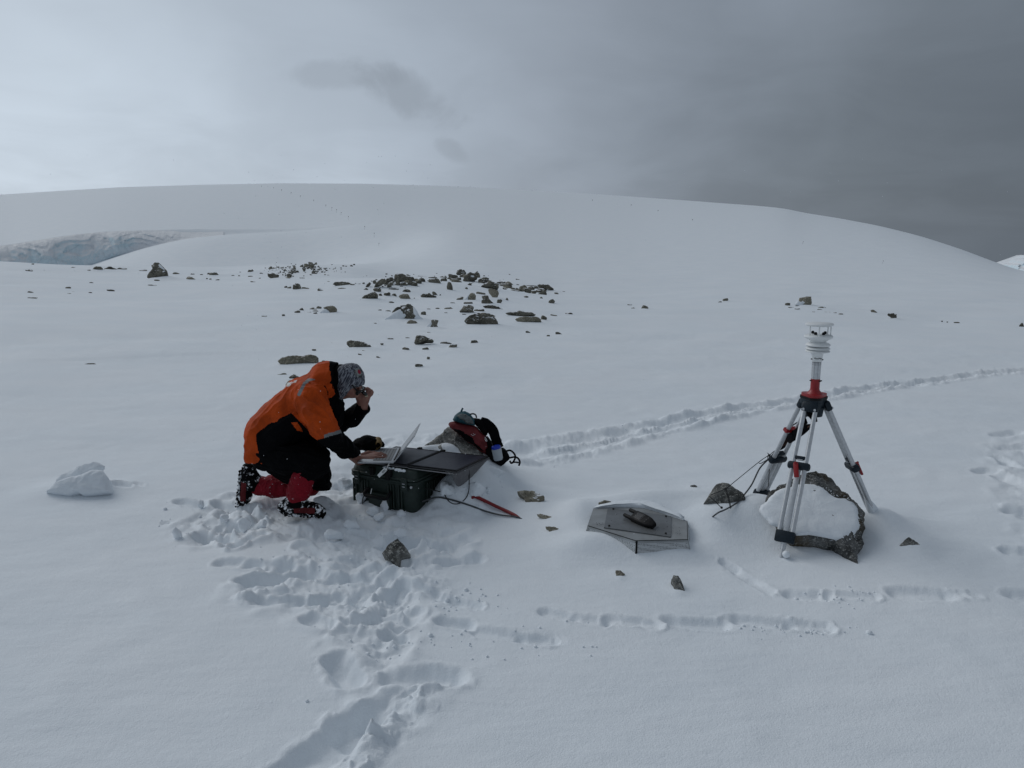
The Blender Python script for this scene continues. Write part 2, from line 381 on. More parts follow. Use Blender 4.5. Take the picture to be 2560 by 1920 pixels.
TRACK = poly_world([(1262, 1140), (1340, 1130), (1420, 1118), (1500, 1098), (1580, 1080), (1680, 1062), (1780, 1040), (1880, 1020), (1990, 1003), (2100, 985), (2200, 968), (2300, 955), (2380, 945), (2480, 933), (2560, 925), (2700, 908)])
def inpoly_dist(x, y, P):
    """signed distance to a polygon, negative inside"""
    n = len(P); dmin = np.full(x.shape, 1e9); ins = np.zeros(x.shape, bool)
    for i in range(n):
        ax, ay = P[i]; bx, by = P[(i + 1) % n]; ex, ey = bx - ax, by - ay
        t = np.clip(((x - ax) * ex + (y - ay) * ey) / (ex * ex + ey * ey + 1e-12), 0, 1)
        dmin = np.minimum(dmin, np.hypot(x - ax - t * ex, y - ay - t * ey))
        c = ((ay > y) != (by > y)) & (x < (bx - ax) * (y - ay) / (by - ay + 1e-12) + ax); ins ^= c
    return np.where(ins, -dmin, dmin)
def smp(P3, seed=0): return pn(P3, seed)
PITS = []     # soft hollows or collars in the snow round things: x, y, r, dz
def H_detail(x, y):
    z = np.zeros_like(x)
    d = np.hypot(x, y)
    near = d < 16
    if near.any():
        X, Y = x[near], y[near]; Z = np.zeros_like(X)
        Z += .006 * pn2(X + .3 * pn2(X, Y, .5, 4), Y * 1.7, .35, 1) + .0020 * pn2(X * .9, Y * 1.8, .13, 2) + .018 * pn2(X, Y * 1.3, 1.15, 9) + .0010 * pn2(X * .6 + Y * .2, Y * 2.4, .07, 8)
        # clumps
        lump = np.abs(pn2(X, Y, .24, 11)) * 1.1 + np.abs(pn2(X, Y, .10, 12)) * .42 + np.abs(pn2(X, Y, .045, 13)) * .2 + .6 * pn2(X, Y, .4, 14)
        cr = np.maximum(0, pn2(X, Y, .05, 15) - .25) * .9 + np.maximum(0, pn2(X, Y, .028, 16) - .3) * .5
        for P, s in CHURN:
            bb = (X > P[:, 0].min() - .3) & (X < P[:, 0].max() + .3) & (Y > P[:, 1].min() - .3) & (Y < P[:, 1].max() + .3)
            if not bb.any(): continue
            q = inpoly_dist(X[bb], Y[bb], P) + .07 * pn2(X[bb], Y[bb], .16, 21)
            m = 1 - sst(q, -.09, .03)
            Z[bb] += s * m * ((lump[bb] - .38) * .048 + cr[bb] * .013 - .008)
            rim = np.exp(-((q - .01) / .05) ** 2) * np.maximum(0, pn2(X[bb], Y[bb], .12, 23) + .35)
            Z[bb] += s * rim * .022
        # trodden track
        P = TRACK; dm = np.full(X.shape, 9.); al = np.zeros_like(X); acc = 0
        bb = (Y > 4.5) & (X > -1)
        xb, yb = X[bb], Y[bb]; dmb, alb = dm[bb], al[bb]
        for i in range(len(P) - 1):
            ax, ay = P[i]; ex, ey = P[i + 1] - P[i]; L = math.hypot(ex, ey)
            t = np.clip(((xb - ax) * ex + (yb - ay) * ey) / L ** 2, 0, 1)
            q = np.hypot(xb - ax - t * ex, yb - ay - t * ey); side = np.sign((xb - ax) * ey - (yb - ay) * ex); k = q < np.abs(dmb)
            dmb = np.where(k, q * side, dmb); alb = np.where(k, acc + t * L, alb); acc += L
        wv = .06 * pn(np.stack([alb / .5, alb * 0, alb * 0], -1), 31)
        wid = np.interp(alb, [0, 1.6, 4, 8], [.26, .18, .125, .10])
        q = np.abs(dmb + wv) / wid
        steps = .55 + .45 * sst(np.sin(alb * 2 * math.pi / .55 + np.sign(dmb) * 1.3), -.4, .5)
        prof = -(.038 * (1 - sst(q, .45, 1.0))) * steps + .02 * np.exp(-((q - 1.2) / .25) ** 2) * (.6 + lump[bb]) + .022 * np.exp(-(q / .22) ** 2) * (.4 + lump[bb])
        msk = 1 - sst(q, 1.2, 2.0)
        Z[bb] += prof * (q < 3) + msk * ((lump[bb] - .4) * .020 + cr[bb] * .016)
        # prints
        for (ax, ay, bx, by, w, dep, rim, rough) in SEG:
            r = w * 2.6
            bb = (X > min(ax, bx) - r) & (X < max(ax, bx) + r) & (Y > min(ay, by) - r) & (Y < max(ay, by) + r)
            if not bb.any(): continue
            xb, yb = X[bb], Y[bb]; ex, ey = bx - ax, by - ay
            t = np.clip(((xb - ax) * ex + (yb - ay) * ey) / (ex * ex + ey * ey), 0, 1)
            q = (np.hypot(xb - ax - t * ex, yb - ay - t * ey) + w * .28 * pn2(xb, yb, .13, 41) + w * .08 * pn2(xb, yb, .04, 42)) / w
            pr = 1 - sst(q, .35, 1.12) if dep > 0 else np.exp(-(q / .9) ** 2)
            base = -dep * pr * (1 + rough * .5 * pn2(xb, yb, .06, 43))
            ring = np.exp(-((q - 1.28) / .22) ** 2) * rim * abs(dep) * .5 * np.maximum(0, .5 + pn2(xb, yb, .10, 44) + .5 * pn2(xb, yb, .035, 45))
            crm = (1 - sst(q, 1.1, 1.9)) * rough * (cr[bb] * .03 + (lump[bb] - .45) * .02)
            if dep < 0: crm = crm * 2.2
            Z[bb] += base + ring + crm
        for (cx, cy, r, h) in PITS:
            Z += h * np.exp(-((X - cx) ** 2 + (Y - cy) ** 2) / r ** 2)
        z[near] += Z
    far = (d >= 12)
    if far.any():
        X, Y = x[far], y[far]; w = 1 - sst(d[far], 28, 44)
        z[far] += w * (.02 * pn2(X, Y * 1.8, 2.2, 51) + .05 * (np.abs(pn2(X, Y * 1.5, 4.5, 52)) - .3))
    return z
def ROCK_MOUND(x, y): return 0
BUMPS = []    # snow banked against mid-distance rocks: x, y, r, h
def H(x, y):
    z = H0(x, y) + H_detail(x, y)
    for (cx, cy, r, h) in BUMPS:
        k = (np.abs(x - cx) < 3 * r) & (np.abs(y - cy) < 3 * r)
        if k.any(): z[k] += h * np.exp(-(((x[k] - cx) / r) ** 2 + ((y[k] - cy) / (r * .8)) ** 2))
    return z
def polar_sheet(name, radii, az, zf, mat, close):
    R_, A_ = np.meshgrid(radii, az, indexing='ij'); x = R_ * np.sin(A_); y = R_ * np.cos(A_)
    z = zf(x.ravel(), y.ravel()).reshape(x.shape)
    if name == 'snow_ground': z[-1] -= 1.2
    n, m = x.shape; V = np.stack([x, y, z], -1).reshape(-1, 3); idx = np.arange(n * m).reshape(n, m)
    j2 = np.roll(idx, -1, 1) if close else idx[:, 1:]
    a = idx if close else idx[:, :-1]
    F = np.stack([a[:-1], a[1:], j2[1:], j2[:-1]], -1).reshape(-1, 4)[:, ::-1]
    return V, F
def build_ground():
    fov = math.radians(38)
    az = np.concatenate([np.linspace(-math.pi, -fov, 70)[:-1], np.linspace(-fov, fov, 1150), np.linspace(fov, math.pi, 70)[1:-1]])
    dep = np.linspace(math.atan(CH / 2.15), math.atan(CH / 13.5), 470)
    radii = np.concatenate([[.02, .5, .9, 1.2, 1.45, 1.65, 1.82, 1.95, 2.06], CH / np.tan(dep), np.geomspace(13.5, 47, 130)[1:], [47.6]])
    V, F = polar_sheet('snow_ground', radii, az, H, SNOW, True)
    tag(mesh('snow_ground', V, F, SNOW), kind='structure')
    az = np.concatenate([np.linspace(-math.pi, -fov, 40)[:-1], np.linspace(-fov, fov, 420), np.linspace(fov, math.pi, 40)[1:-1]])
    radii = np.concatenate([np.geomspace(46.6, 136, 80), np.linspace(137, 146, 16), np.geomspace(147, 480, 130), np.geomspace(490, 4500, 40)])
    V, F = polar_sheet('snow_hill', radii, az, lambda x, y: H0(x, y) + .5 * pn2(x, y, 45., 61) * sst(np.hypot(x, y), 70, 120) * (1 - sst(np.hypot(x, y), 145, 190)) * 0, SNOW, True)
    tag(mesh('snow_hill', V, F, SNOW), kind='structure')

# ------------------------------------------------------------------ ice cliff and the far glacier
def ice_mat(cliff):
    m, g, b = material("glacier_ice")
    P = g.n('ShaderNodeNewGeometry').outputs['Position']
    a = g.noise(P, .35, 6, .6, .6); s = g.noise(P, 2.2, 5, .7)
    c = g.mix(g.mapr(a, .36, .62), (.62, .79, .86, 1), (.74, .85, .90, 1))
    c = g.mix(g.mapr(s, .52, .68), c, (.82, .85, .88, 1))
    v = g.vor(g.vm('ADD', P, g.vm('SCALE', (1, 1, 1), scale=g.m('MULTIPLY', s, 2.))), .3, 'DISTANCE_TO_EDGE')
    c = g.mix(g.mapr(v, .0, .05, .55, 0), c, (.50, .62, .69, 1))
    geo = g.n('ShaderNodeNewGeometry'); sp = g.n('ShaderNodeSeparateXYZ'); g.nt.links.new(geo.outputs['Normal'], sp.inputs[0])
    ia = g.n('ShaderNodeAttribute', attribute_name='ice')
    c = g.mix(g.mapr(ia.outputs['Fac'], .05, .75), (.82, .855, .90, 1), c) if cliff else c
    c = g.mix(g.mapr(g.m('ADD', sp.outputs[2], g.m('MULTIPLY', g.m('SUBTRACT', a, .5), .8)), .55, .8), c, (.84, .865, .89, 1))
    g.put(b.inputs['Base Color'], c); b.inputs['Roughness'].default_value = .5
    bump(g, b, s, .6, .4)
    return m
ICE = ice_mat(True); ICEF = ice_mat(False)
def ice_cliff():
    nu, nv = 260, 46
    th = np.linspace(AZ(-160), AZ(560), nu)[:, None]; v = np.linspace(-.30, 1.0, nv)[None, :]
    zb, zt = CH + (DC) * CBOT(th) , CH + (DC + 4) * CTOP(th)
    zb2 = np.minimum(zb, zt - .05); h = zt - zb2
    z = zb2 + v * h
    fade = sst(h, .15, 2.2)
    taper = 1 - sst(th, AZ(230), AZ(500))
    ang = th * DC; n = fbm(np.stack([ang / 6. + 0 * v, z / 4., 0 * z], -1), 5, .55, 71)
    blk = np.floor(pn(np.stack([ang / 5. + .3 * n, z / 3.2, 0 * z], -1), 72) * 3) / 3 * 1.1 + np.abs(pn(np.stack([ang / 1.6 + 0 * v, z / 9., 0 * z], -1), 73)) * 1.1
    face = np.sin(np.clip(v, 0, 1) * math.pi) ** .6
    r = DC - .6 + 3.9 * np.clip(v, 0, 1) ** 2.0 - (n * .5 + blk * .6 + .5) * face * fade * (.25 + .75 * taper)
    r = r + (1 - taper) * 1.2 * face
    x = r * np.sin(th); y = r * np.cos(th)
    V = np.stack([x, y, z - .02], -1).reshape(-1, 3); idx = np.arange(nu * nv).reshape(nu, nv)
    F = np.stack([idx[:-1, :-1], idx[1:, :-1], idx[1:, 1:], idx[:-1, 1:]], -1).reshape(-1, 4)
    o = mesh('ice_cliff', V, F, ICE)
    vv_ = np.clip(v, 0, 1); mk = fade * taper * (1 - sst(th, AZ(120), AZ(420)) * (1 - sst(vv_, .0, .75))) * (1 - .5 * sst(vv_, .8, 1.)); mk = np.clip(mk * (1 + .9 * n), 0, 1)
    at = o.data.attributes.new('ice', 'FLOAT', 'POINT'); at.data.foreach_set('value', mk.ravel().astype(np.float32))
    tag(o, 'pale blue broken ice cliff cut into the snow hill at the left', 'ice cliff'); origin_to(o, V.mean(0))
    # far glacier front beyond the right end of the hill
    D_ = 1900.; pts = [(2480, 700), (2499, 661), (2508, 658), (2516, 650), (2522, 646), (2528, 645), (2534, 639), (2542, 638), (2552, 638), (2560, 640), (2575, 637), (2600, 644), (2640, 640), (2700, 652), (2760, 672), (2800, 705)]
    top = np.array([atY(a, b, D_) for a, b in pts]); xs = np.linspace(top[0, 0], top[-1, 0], 120); zs = np.interp(xs, top[:, 0], top[:, 2])
    nv = 30; v = np.linspace(0, 1, nv)[None, :]; zb = -120.
    X = xs[:, None] + 0 * v; prof = 1 - (1 - v) ** 2.2
    Z = zb + (zs[:, None] - zb) * prof
    Y = D_ + 260 * (v - 1) + 0 * X
    nn = fbm(np.stack([X / 60, Z / 40, Y / 90], -1), 4, .6, 75)
    Y = Y - nn * 30; X = X + nn * 3; Z = Z + np.abs(pn(np.stack([X / 24, Y / 60, 0 * X], -1), 76)) * 5 * (v < .999) * (v > .1)
    V = np.stack([X, Y, Z], -1).reshape(-1, 3)
    # back side so that it has depth
    Vb = np.stack([xs, np.full_like(xs, D_ + 350), np.full_like(xs, zb)], -1); V = np.concatenate([V, Vb])
    idx = np.arange(120 * nv).reshape(120, nv); F = np.stack([idx[:-1, :-1], idx[1:, :-1], idx[1:, 1:], idx[:-1, 1:]], -1).reshape(-1, 4)
    bi = 120 * nv + np.arange(120); F2 = np.stack([idx[:-1, -1], idx[1:, -1], bi[1:], bi[:-1]], -1)
    o = mesh('glacier_front', V, np.concatenate([F, F2]), ICEF)
    tag(o, 'distant pale blue glacier front behind the right end of the snow hill', 'glacier'); origin_to(o, V.mean(0))

# ------------------------------------------------------------------ rocks
import bmesh
_ico = {}
def ico(sub):
    if sub not in _ico:
        bm = bmesh.new(); bmesh.ops.create_icosphere(bm, subdivisions=sub, radius=1)
        _ico[sub] = (np.array([v.co[:] for v in bm.verts]), np.array([[v.index for v in f.verts] for f in bm.faces])); bm.free()
    return _ico[sub]
def rock_shape(seed, size, sub=3, facets=14, rough=.06, soft=16):
    r = np.random.RandomState(seed); V, F = ico(sub)
    N = r.normal(size=(facets, 3)); N /= np.linalg.norm(N, axis=1)[:, None]; dd = r.uniform(.62, 1., facets)
    q = np.maximum(V @ N.T, 0) / dd
    rad = 1 / (np.sum(q ** soft, 1) ** (1 / soft) + 1e-6); rad = np.clip(rad, .4, 1.35)
    P = V * rad[:, None]
    P = P * (1 + rough * fbm(P * 1.7, 3, .6, seed % 50))[:, None]
    lo, hi = P.min(0), P.max(0); P = (P - (lo + hi) / 2) / ((hi - lo) / 2)
    return P * np.asarray(size) / 2, F
def rot(V, ax, a):
    c, s = math.cos(a), math.sin(a)
    M = {'x': [[1, 0, 0], [0, c, -s], [0, s, c]], 'y': [[c, 0, s], [0, 1, 0], [-s, 0, c]], 'z': [[c, -s, 0], [s, c, 0], [0, 0, 1]]}[ax]
    return V @ np.array(M).T
def blob(outline, c=None, rings=9, n=90, p=2.2, front=.05, back=.05, noise=0., nscale=.1, seed=0, jit=0.):
    """outline (k,3) of points roughly in a plane -> closed swollen solid; front points to the camera side"""
    O = np.asarray(outline, float); k = len(O)
    seg = np.linalg.norm(np.roll(O, -1, 0) - O, axis=1); s = np.concatenate([[0], np.cumsum(seg)]); tt = np.linspace(0, s[-1], n, endpoint=False)
    Oc = np.concatenate([O, O[:1]]); R_ = np.stack([np.interp(tt, s, Oc[:, i]) for i in range(3)], -1)
    R_ = (np.roll(R_, 1, 0) + 2 * R_ + np.roll(R_, -1, 0)) / 4
    c = R_.mean(0) if c is None else np.asarray(c, float)
    u, w, vt = np.linalg.svd(R_ - R_.mean(0)); nrm = vt[2]
    if np.dot(nrm, C0 - c) < 0: nrm = -nrm
    if jit: R_ = R_ + (R_ - c) * (jit * fbm(R_ / max(nscale, 1e-3), 3, .6, seed))[:, None]
    V = []; sc_ = np.linspace(1, 0, rings + 1)[:-1]
    hgt = lambda q: (1 - q ** p) ** (1 / p)
    for q in sc_: V.append(c + (R_ - c) * q + nrm * front * hgt(q))
    V.append((c + nrm * front)[None]); nf = rings * n
    for q in sc_[1:]: V.append(c + (R_ - c) * q - nrm * back * hgt(q))
    V.append((c - nrm * back)[None]); V = np.concatenate(V)
    F = []
    for r in range(rings - 1):
        for j in range(n): F.append((r * n + j, r * n + (j + 1) % n, (r + 1) * n + (j + 1) % n, (r + 1) * n + j))
    for j in range(n): F.append(((rings - 1) * n + j, (rings - 1) * n + (j + 1) % n, nf))
    b0 = nf + 1
    for j in range(n): F.append((j, b0 + j, b0 + (j + 1) % n, (j + 1) % n))
    for r in range(rings - 2):
        for j in range(n): F.append((b0 + r * n + (j + 1) % n, b0 + r * n + j, b0 + (r + 1) * n + j, b0 + (r + 1) * n + (j + 1) % n))
    for j in range(n): F.append((b0 + (rings - 2) * n + (j + 1) % n, b0 + (rings - 2) * n + j, len(V) - 1))
    if noise:
        d = fbm(V / nscale, 4, .55, seed); V = V + nrm * (d * noise)[:, None] + (V - c) * (d * .03)[:, None]
    return V, F, nrm
def Zf(ox, oy, s): return lambda x, y: (ox + x * s, oy + y * s)
z6, z7, z8, z9 = Zf(880, 640, .2532), Zf(0, 540, .3165), Zf(560, 640, .1989), Zf(1500, 680, .4792)
# (zoom, cx, cy, w, h, kind, tilt) kinds: a angular, r round, f flat, s sliver, p pale, t tan ; anchors carry their own words
RK = []
def rk(zf, s, lst):
    for q in lst:
        cx, cy, w, h = q[:4]; px, py = zf(cx, cy); RK.append((px, py, w * s, h * s, q[4] if len(q) > 4 else 'a', q[5] if len(q) > 5 else 0, q[6] if len(q) > 6 else None, q[7] if len(q) > 7 else None))
rk(z6, .2532, [(1290, 630, 330, 140, 'r', -6, 'the big dark boulder', 'big rounded dark boulder, the largest of the scattered rocks on the middle snow'),
 (1745, 632, 250, 60, 'f', 5, 'the two tone slab', 'long low slab, grey at left, nearly black at right, beside the big dark boulder'),
 (700, 825, 180, 90, 'a', 12, 'the brown wedge boulder', 'brownish wedge boulder with its tall end left, alone below the central rock field'),
 (1402, 372, 105, 100, 'tr', 8, 'the tan egg boulder', 'tan egg shaped boulder standing in a snow drift below the rock pile'),
 (1178, 400, 100, 78, 'tr', -10, 'the tan cap boulder', 'tan rounded boulder left of the tan egg boulder, snow banked on its left'),
 (1165, 210, 150, 85, 'a', -12, 'the ring shaped rock', 'large dark rock with a white snow filled hollow near the top of the pile'),
 (1362, 285, 165, 70, 'a', 4, 'the dark triangular rock', 'broad dark triangular rock on the right flank of the pile'),
 (1080, 158, 100, 52, 'r', 0, 'the topmost rock', 'topmost rock of the pile, dark and blocky against the hill'),
 (470, 200, 110, 60, 'r', -5, 'the humped rock', 'humped dark rock crowning the left end of the pile'),
 (272, 270, 120, 52, 'a', -34, 'the leaning slab', 'long dark slab leaning down leftward at the left end of the pile'),
 (180, 393, 165, 64, 'a', -14, 'the lower dark slab', 'dark angular slab lying alone below the left end of the pile'),
 (520, 400, 120, 52, 'r', 10, 'the pale hump', 'rounded pale brown rock in the row below the left pile'),
 (748, 390, 140, 44, 'r', 0, 'the brown loaf rock', 'low brown loaf shaped rock below the middle of the pile'),
 (1885, 302, 165, 44, 'a', 12, 'the far right ledge', 'wide dark ledge rock at the right end of the central rock field'),
 (1410, 512, 190, 46, 'a', 8, 'the black wedge', 'nearly black wedge rock just above the big dark boulder'),
 (1130, 522, 150, 72, 'a', 5, 'the jagged rock', 'jagged brown rock lying above left of the big dark boulder'),
 (590, 655, 105, 48, 'tr', 8, 'the tan pebble', 'small tan oval rock at the foot of the snow hooded rock'),
 (815, 670, 70, 78, 'a', 0, 'the notched rock', 'small upright notched rock right of the snow hooded rock'),
 (530, 912, 75, 30), (725, 913, 65, 25), (930, 856, 125, 28, 'f', 6), (993, 885, 88, 36), (1212, 846, 85, 34), (660, 1078, 78, 32), (755, 1003, 35, 22), (640, 745, 200, 9, 's'), (768, 758, 62, 20, 'f', 8),
 (380, 813, 60, 7, 's'), (295, 865, 35, 12), (550, 805, 50, 8, 's'), (1665, 575, 290, 44, 'f', 3), (1895, 608, 60, 48), (2140, 567, 75, 26, 'a', 15), (1740, 747, 60, 20, 's', 28),
 (2050, 762, 85, 26, 'f', 14), (1938, 785, 35, 16), (1992, 580, 70, 12, 's', 12), (1972, 445, 65, 40), (1065, 418, 72, 34, 'p'), (1272, 370, 95, 38, 'r'), (1318, 408, 78, 50, 'p'), (1310, 455, 75, 56, 'p'),
 (1365, 470, 74, 54, 'a', 25), (1457, 445, 55, 40), (1530, 425, 28, 28), (1145, 468, 95, 32), (1255, 538, 105, 32, 'f'), (958, 517, 98, 26, 'p', 8), (845, 517, 45, 16, 'f', 8), (755, 522, 45, 10, 's', 6), (705, 563, 52, 35, 'r'),
 (817, 367, 52, 40), (280, 382, 36, 24), (345, 378, 70, 40, 'a', 15), (415, 384, 52, 32), (540, 345, 90, 34), (400, 323, 90, 14, 's'), (965, 293, 60, 82), (1298, 235, 110, 58), (1238, 178, 60, 64, 'a', 20),
 (1095, 192, 70, 36), (980, 195, 60, 38, 'r'), (900, 202, 85, 24, 'f', -12), (905, 230, 70, 30), (1030, 240, 110, 32, 'f', 10), (1045, 225, 70, 30, 'r'), (815, 242, 125, 45), (800, 212, 110, 20, 'f', 5), (690, 198, 90, 12, 's', 6), (660, 253, 62, 38),
 (575, 225, 65, 42, 'a', 15), (555, 187, 40, 20), (510, 225, 60, 44), (450, 252, 56, 88), (362, 240, 92, 50, 'a', -36), (378, 280, 80, 50, 'a', -42), (225, 253, 42, 34, 'a', -40), (160, 283, 58, 30, 'a', -35), (135, 322, 50, 14, 's', -20),
 (1555, 268, 95, 32, 'p', 15), (1470, 262, 90, 24), (1490, 283, 70, 22), (1435, 275, 50, 22), (1780, 292, 120, 11, 's'), (1850, 348, 75, 30), (1895, 352, 35, 28), (1605, 342, 100, 22), (1645, 345, 40, 16), (1815, 312, 60, 16, 'f', 5),
 (1755, 333, 40, 14), (2020, 366, 45, 16, 'f', 12), (1720, 398, 50, 12), (1870, 408, 30, 14, 's', 35), (390, 452, 56, 11, 's'), (350, 540, 70, 12, 's', 3), (275, 532, 38, 10, 's'), (1130, 316, 30, 18), (1160, 277, 40, 18),
 (485, 297, 35, 12), (230, 664, 35, 10, 's', 12), (740, 663, 28, 10), (1635, 282, 30, 10), (925, 560, 35, 9), (1110, 575, 50, 9, 's', 14), (1387, 588, 55, 22), (1830, 542, 16, 12), (995, 463, 55, 11, 's'), (870, 383, 18, 15), (615, 415, 15, 8), (1750, 312, 22, 10), (2090, 349, 26, 7)])
rk(z8, .1989, [(1695, 1112, 310, 98, 'p', 8, 'the grey wedge slab', 'grey wedge slab tapering right, upper right of the long slab behind the person'),
 (1345, 672, 165, 92, 'tr', 5, 'the tan domed boulder', 'tan domed boulder with snow on its left, left of the central rocks'),
 (915, 380, 108, 74, 'r', 0, 'the squat grey boulder', 'squat grey boulder between the far rubble and the central pile'),
 (1485, 347, 240, 46, 'f', 2, 'the long flat rock', 'long flat rock left of the pile with a smooth low top'),
 (820, 243, 68, 42, 'a', 0, 'the stacked pair', 'small dark rock sitting on a flatter one in front of the far rubble'),
 (600, 250, 110, 56, 'a', 16, 'the rubble corner rock', 'dark cracked rock at the near left corner of the far rubble field'),
 (880, 1507, 130, 52, 'a', 0, 'the small pointed rock', 'small pointed rock just above the back of the orange jacket'),
 (1048, 118, 90, 48, 'p', 5, 'the rubble top rock', 'pale rock at the summit of the far rubble field'),
 (325, 192, 90, 40, 'a', -14, 'the rubble outlier', 'low rock pair like lump at the far left of the rubble field'),
 (1130, 1178, 55, 22, 'a', 5), (1455, 1320, 90, 18, 's', 10), (1715, 1236, 70, 22, 'f', 18), (1945, 1266, 70, 20, 'f', 8), (1985, 1102, 40, 12), (1780, 1188, 90, 10, 's', 12), (2090, 1036, 70, 7, 's', 2), (1905, 847, 42, 16, 's', 14), (730, 1476, 120, 9, 's'),  # last entry is a sliver of shadow, stood in for by a dark stone
 (1190, 645, 70, 34, 'a', 10), (1115, 660, 110, 24, 'f'), (980, 665, 60, 34, 'a', 40), (920, 698, 80, 36), (1150, 689, 80, 11, 's'), (1145, 714, 50, 20), (1050, 703, 110, 7, 's'), (747, 740, 38, 20), (500, 752, 52, 7, 's', -8),
 (820, 394, 50, 30), (775, 388, 42, 26), (1025, 402, 100, 24, 'a', 14), (1230, 420, 105, 32, 'a', 8), (1625, 355, 95, 24, 'f', 8), (1690, 349, 60, 10, 's'), (1755, 340, 36, 20, 'a', 12), (1480, 402, 110, 7, 's'), (1320, 320, 60, 12, 's', 10),
 (660, 258, 60, 54, 'a', 10), (805, 272, 64, 24, 'p'), (580, 147, 50, 36, 'p'), (640, 149, 50, 11), (352, 180, 36, 30), (1100, 132, 70, 42, 'p'), (1090, 84, 62, 22), (1152, 92, 36, 26), (975, 122, 50, 26), (890, 152, 30, 40), (880, 125, 22, 20),
 (920, 194, 48, 24), (845, 200, 62, 26), (1125, 200, 56, 30), (1148, 216, 38, 22), (1095, 235, 40, 15), (1270, 236, 28, 18), (1310, 242, 36, 14), (1498, 122, 34, 20), (1535, 128, 24, 14), (1602, 120, 40, 22), (1634, 106, 26, 18), (980, 272, 70, 8, 's'),
 (1355, 108, 24, 8), (380, 320, 110, 9, 's', 6), (340, 252, 90, 9, 's', 14), (110, 243, 40, 9), (52, 236, 70, 7, 's'), (450, 277, 30, 8), (190, 246, 26, 9), (465, 213, 36, 12), (620, 155, 30, 10), (765, 172, 34, 16), (740, 232, 18, 14), (1180, 168, 30, 12), (1000, 248, 22, 10)])
rk(z7, .3165, [(1240, 442, 150, 128, 'a', 6, 'the lone upright boulder', 'tall upright boulder with snow on its right shoulder, alone at left before the ice cliff'),
 (765, 412, 88, 34, 'r', 0, 'the left ridge rock', 'brown blocky rock on the snow edge below the ice cliff'),
 (878, 413, 105, 32, 'a', 0, 'the split ridge rock', 'wide rock with snowy right end beside the brown blocky rock'),
 (1505, 492, 90, 28, 'p', 3, 'the pale flat block', 'pale flat block lying right of the lone upright boulder'),
 (1688, 458, 84, 30, 'a', -8, 'the low dark rock', 'low dark rock between the pale flat block and the far rubble'),
 (228, 428, 60, 14, 'a', 10, 'the far left sliver', 'thin dark sliver of rock nearest the left edge under the ice cliff'),
 (1338, 483, 60, 20), (1240, 507, 44, 12), (965, 416, 80, 20), (1120, 427, 80, 15), (700, 427, 30, 7), (258, 379, 26, 9), (570, 405, 40, 7), (538, 567, 55, 18, 'a', 8), (720, 525, 36, 7), (872, 584, 62, 12, 'a', 8), (712, 604, 30, 10),
 (238, 599, 60, 11), (258, 643, 85, 5, 's'), (577, 597, 42, 5, 's'), (545, 611, 36, 5, 's'), (1215, 545, 100, 7, 's', 10), (1395, 451, 58, 17), (1520, 457, 34, 9), (1590, 462, 24, 8), (1645, 454, 24, 13), (1634, 493, 14, 8), (1660, 497, 20, 8),
 (1718, 502, 30, 6), (2088, 790, 42, 6, 's', -8), (712, 1165, 95, 8, 's')])
rk(z9, .4792, [(1075, 151, 75, 48, 'r', 3, 'the right snowy boulder', 'blocky boulder patched with snow behind the weather sensor'),
 (232, 184, 40, 26, 'a', 20, 'the leaning right rock', 'small dark leaning rock between the central field and the weather sensor'),
 (655, 145, 30, 18, 'a', 5, 'the lonely small rock', 'small dark rock alone on the slope left of the snowy boulder'),
 (1528, 230, 50, 30, 'a', 20, 'the brown hooked rock', 'brown hooked rock at the end of the snow edge right of the sensor'),
 (1430, 208, 38, 22, 'p', 10, 'the half buried rock', 'half buried rock with snow on its left, beside the brown hooked rock'),
 (2202, 276, 26, 26, 'a', 0, 'the edge rock', 'rock cut by the right edge of the picture on the snow edge'),
 (980, 166, 26, 12), (1000, 184, 36, 9, 'f', 8), (1036, 193, 40, 9, 'f', 10), (1035, 177, 36, 5, 's'), (1160, 187, 52, 17, 'a', 8), (1145, 197, 36, 9, 'f', 10), (1190, 210, 40, 8, 'f', 4), (1115, 209, 18, 6), (1225, 214, 24, 8), (1256, 219, 24, 11),
 (625, 156, 22, 7), (175, 187, 28, 9), (155, 171, 26, 7), (70, 164, 8, 4), (1500, 218, 60, 9, 'f', 4), (1860, 263, 32, 5, 's'), (1812, 260, 8, 4), (1785, 256, 10, 5), (2165, 283, 12, 5), (2100, 280, 8, 4)])
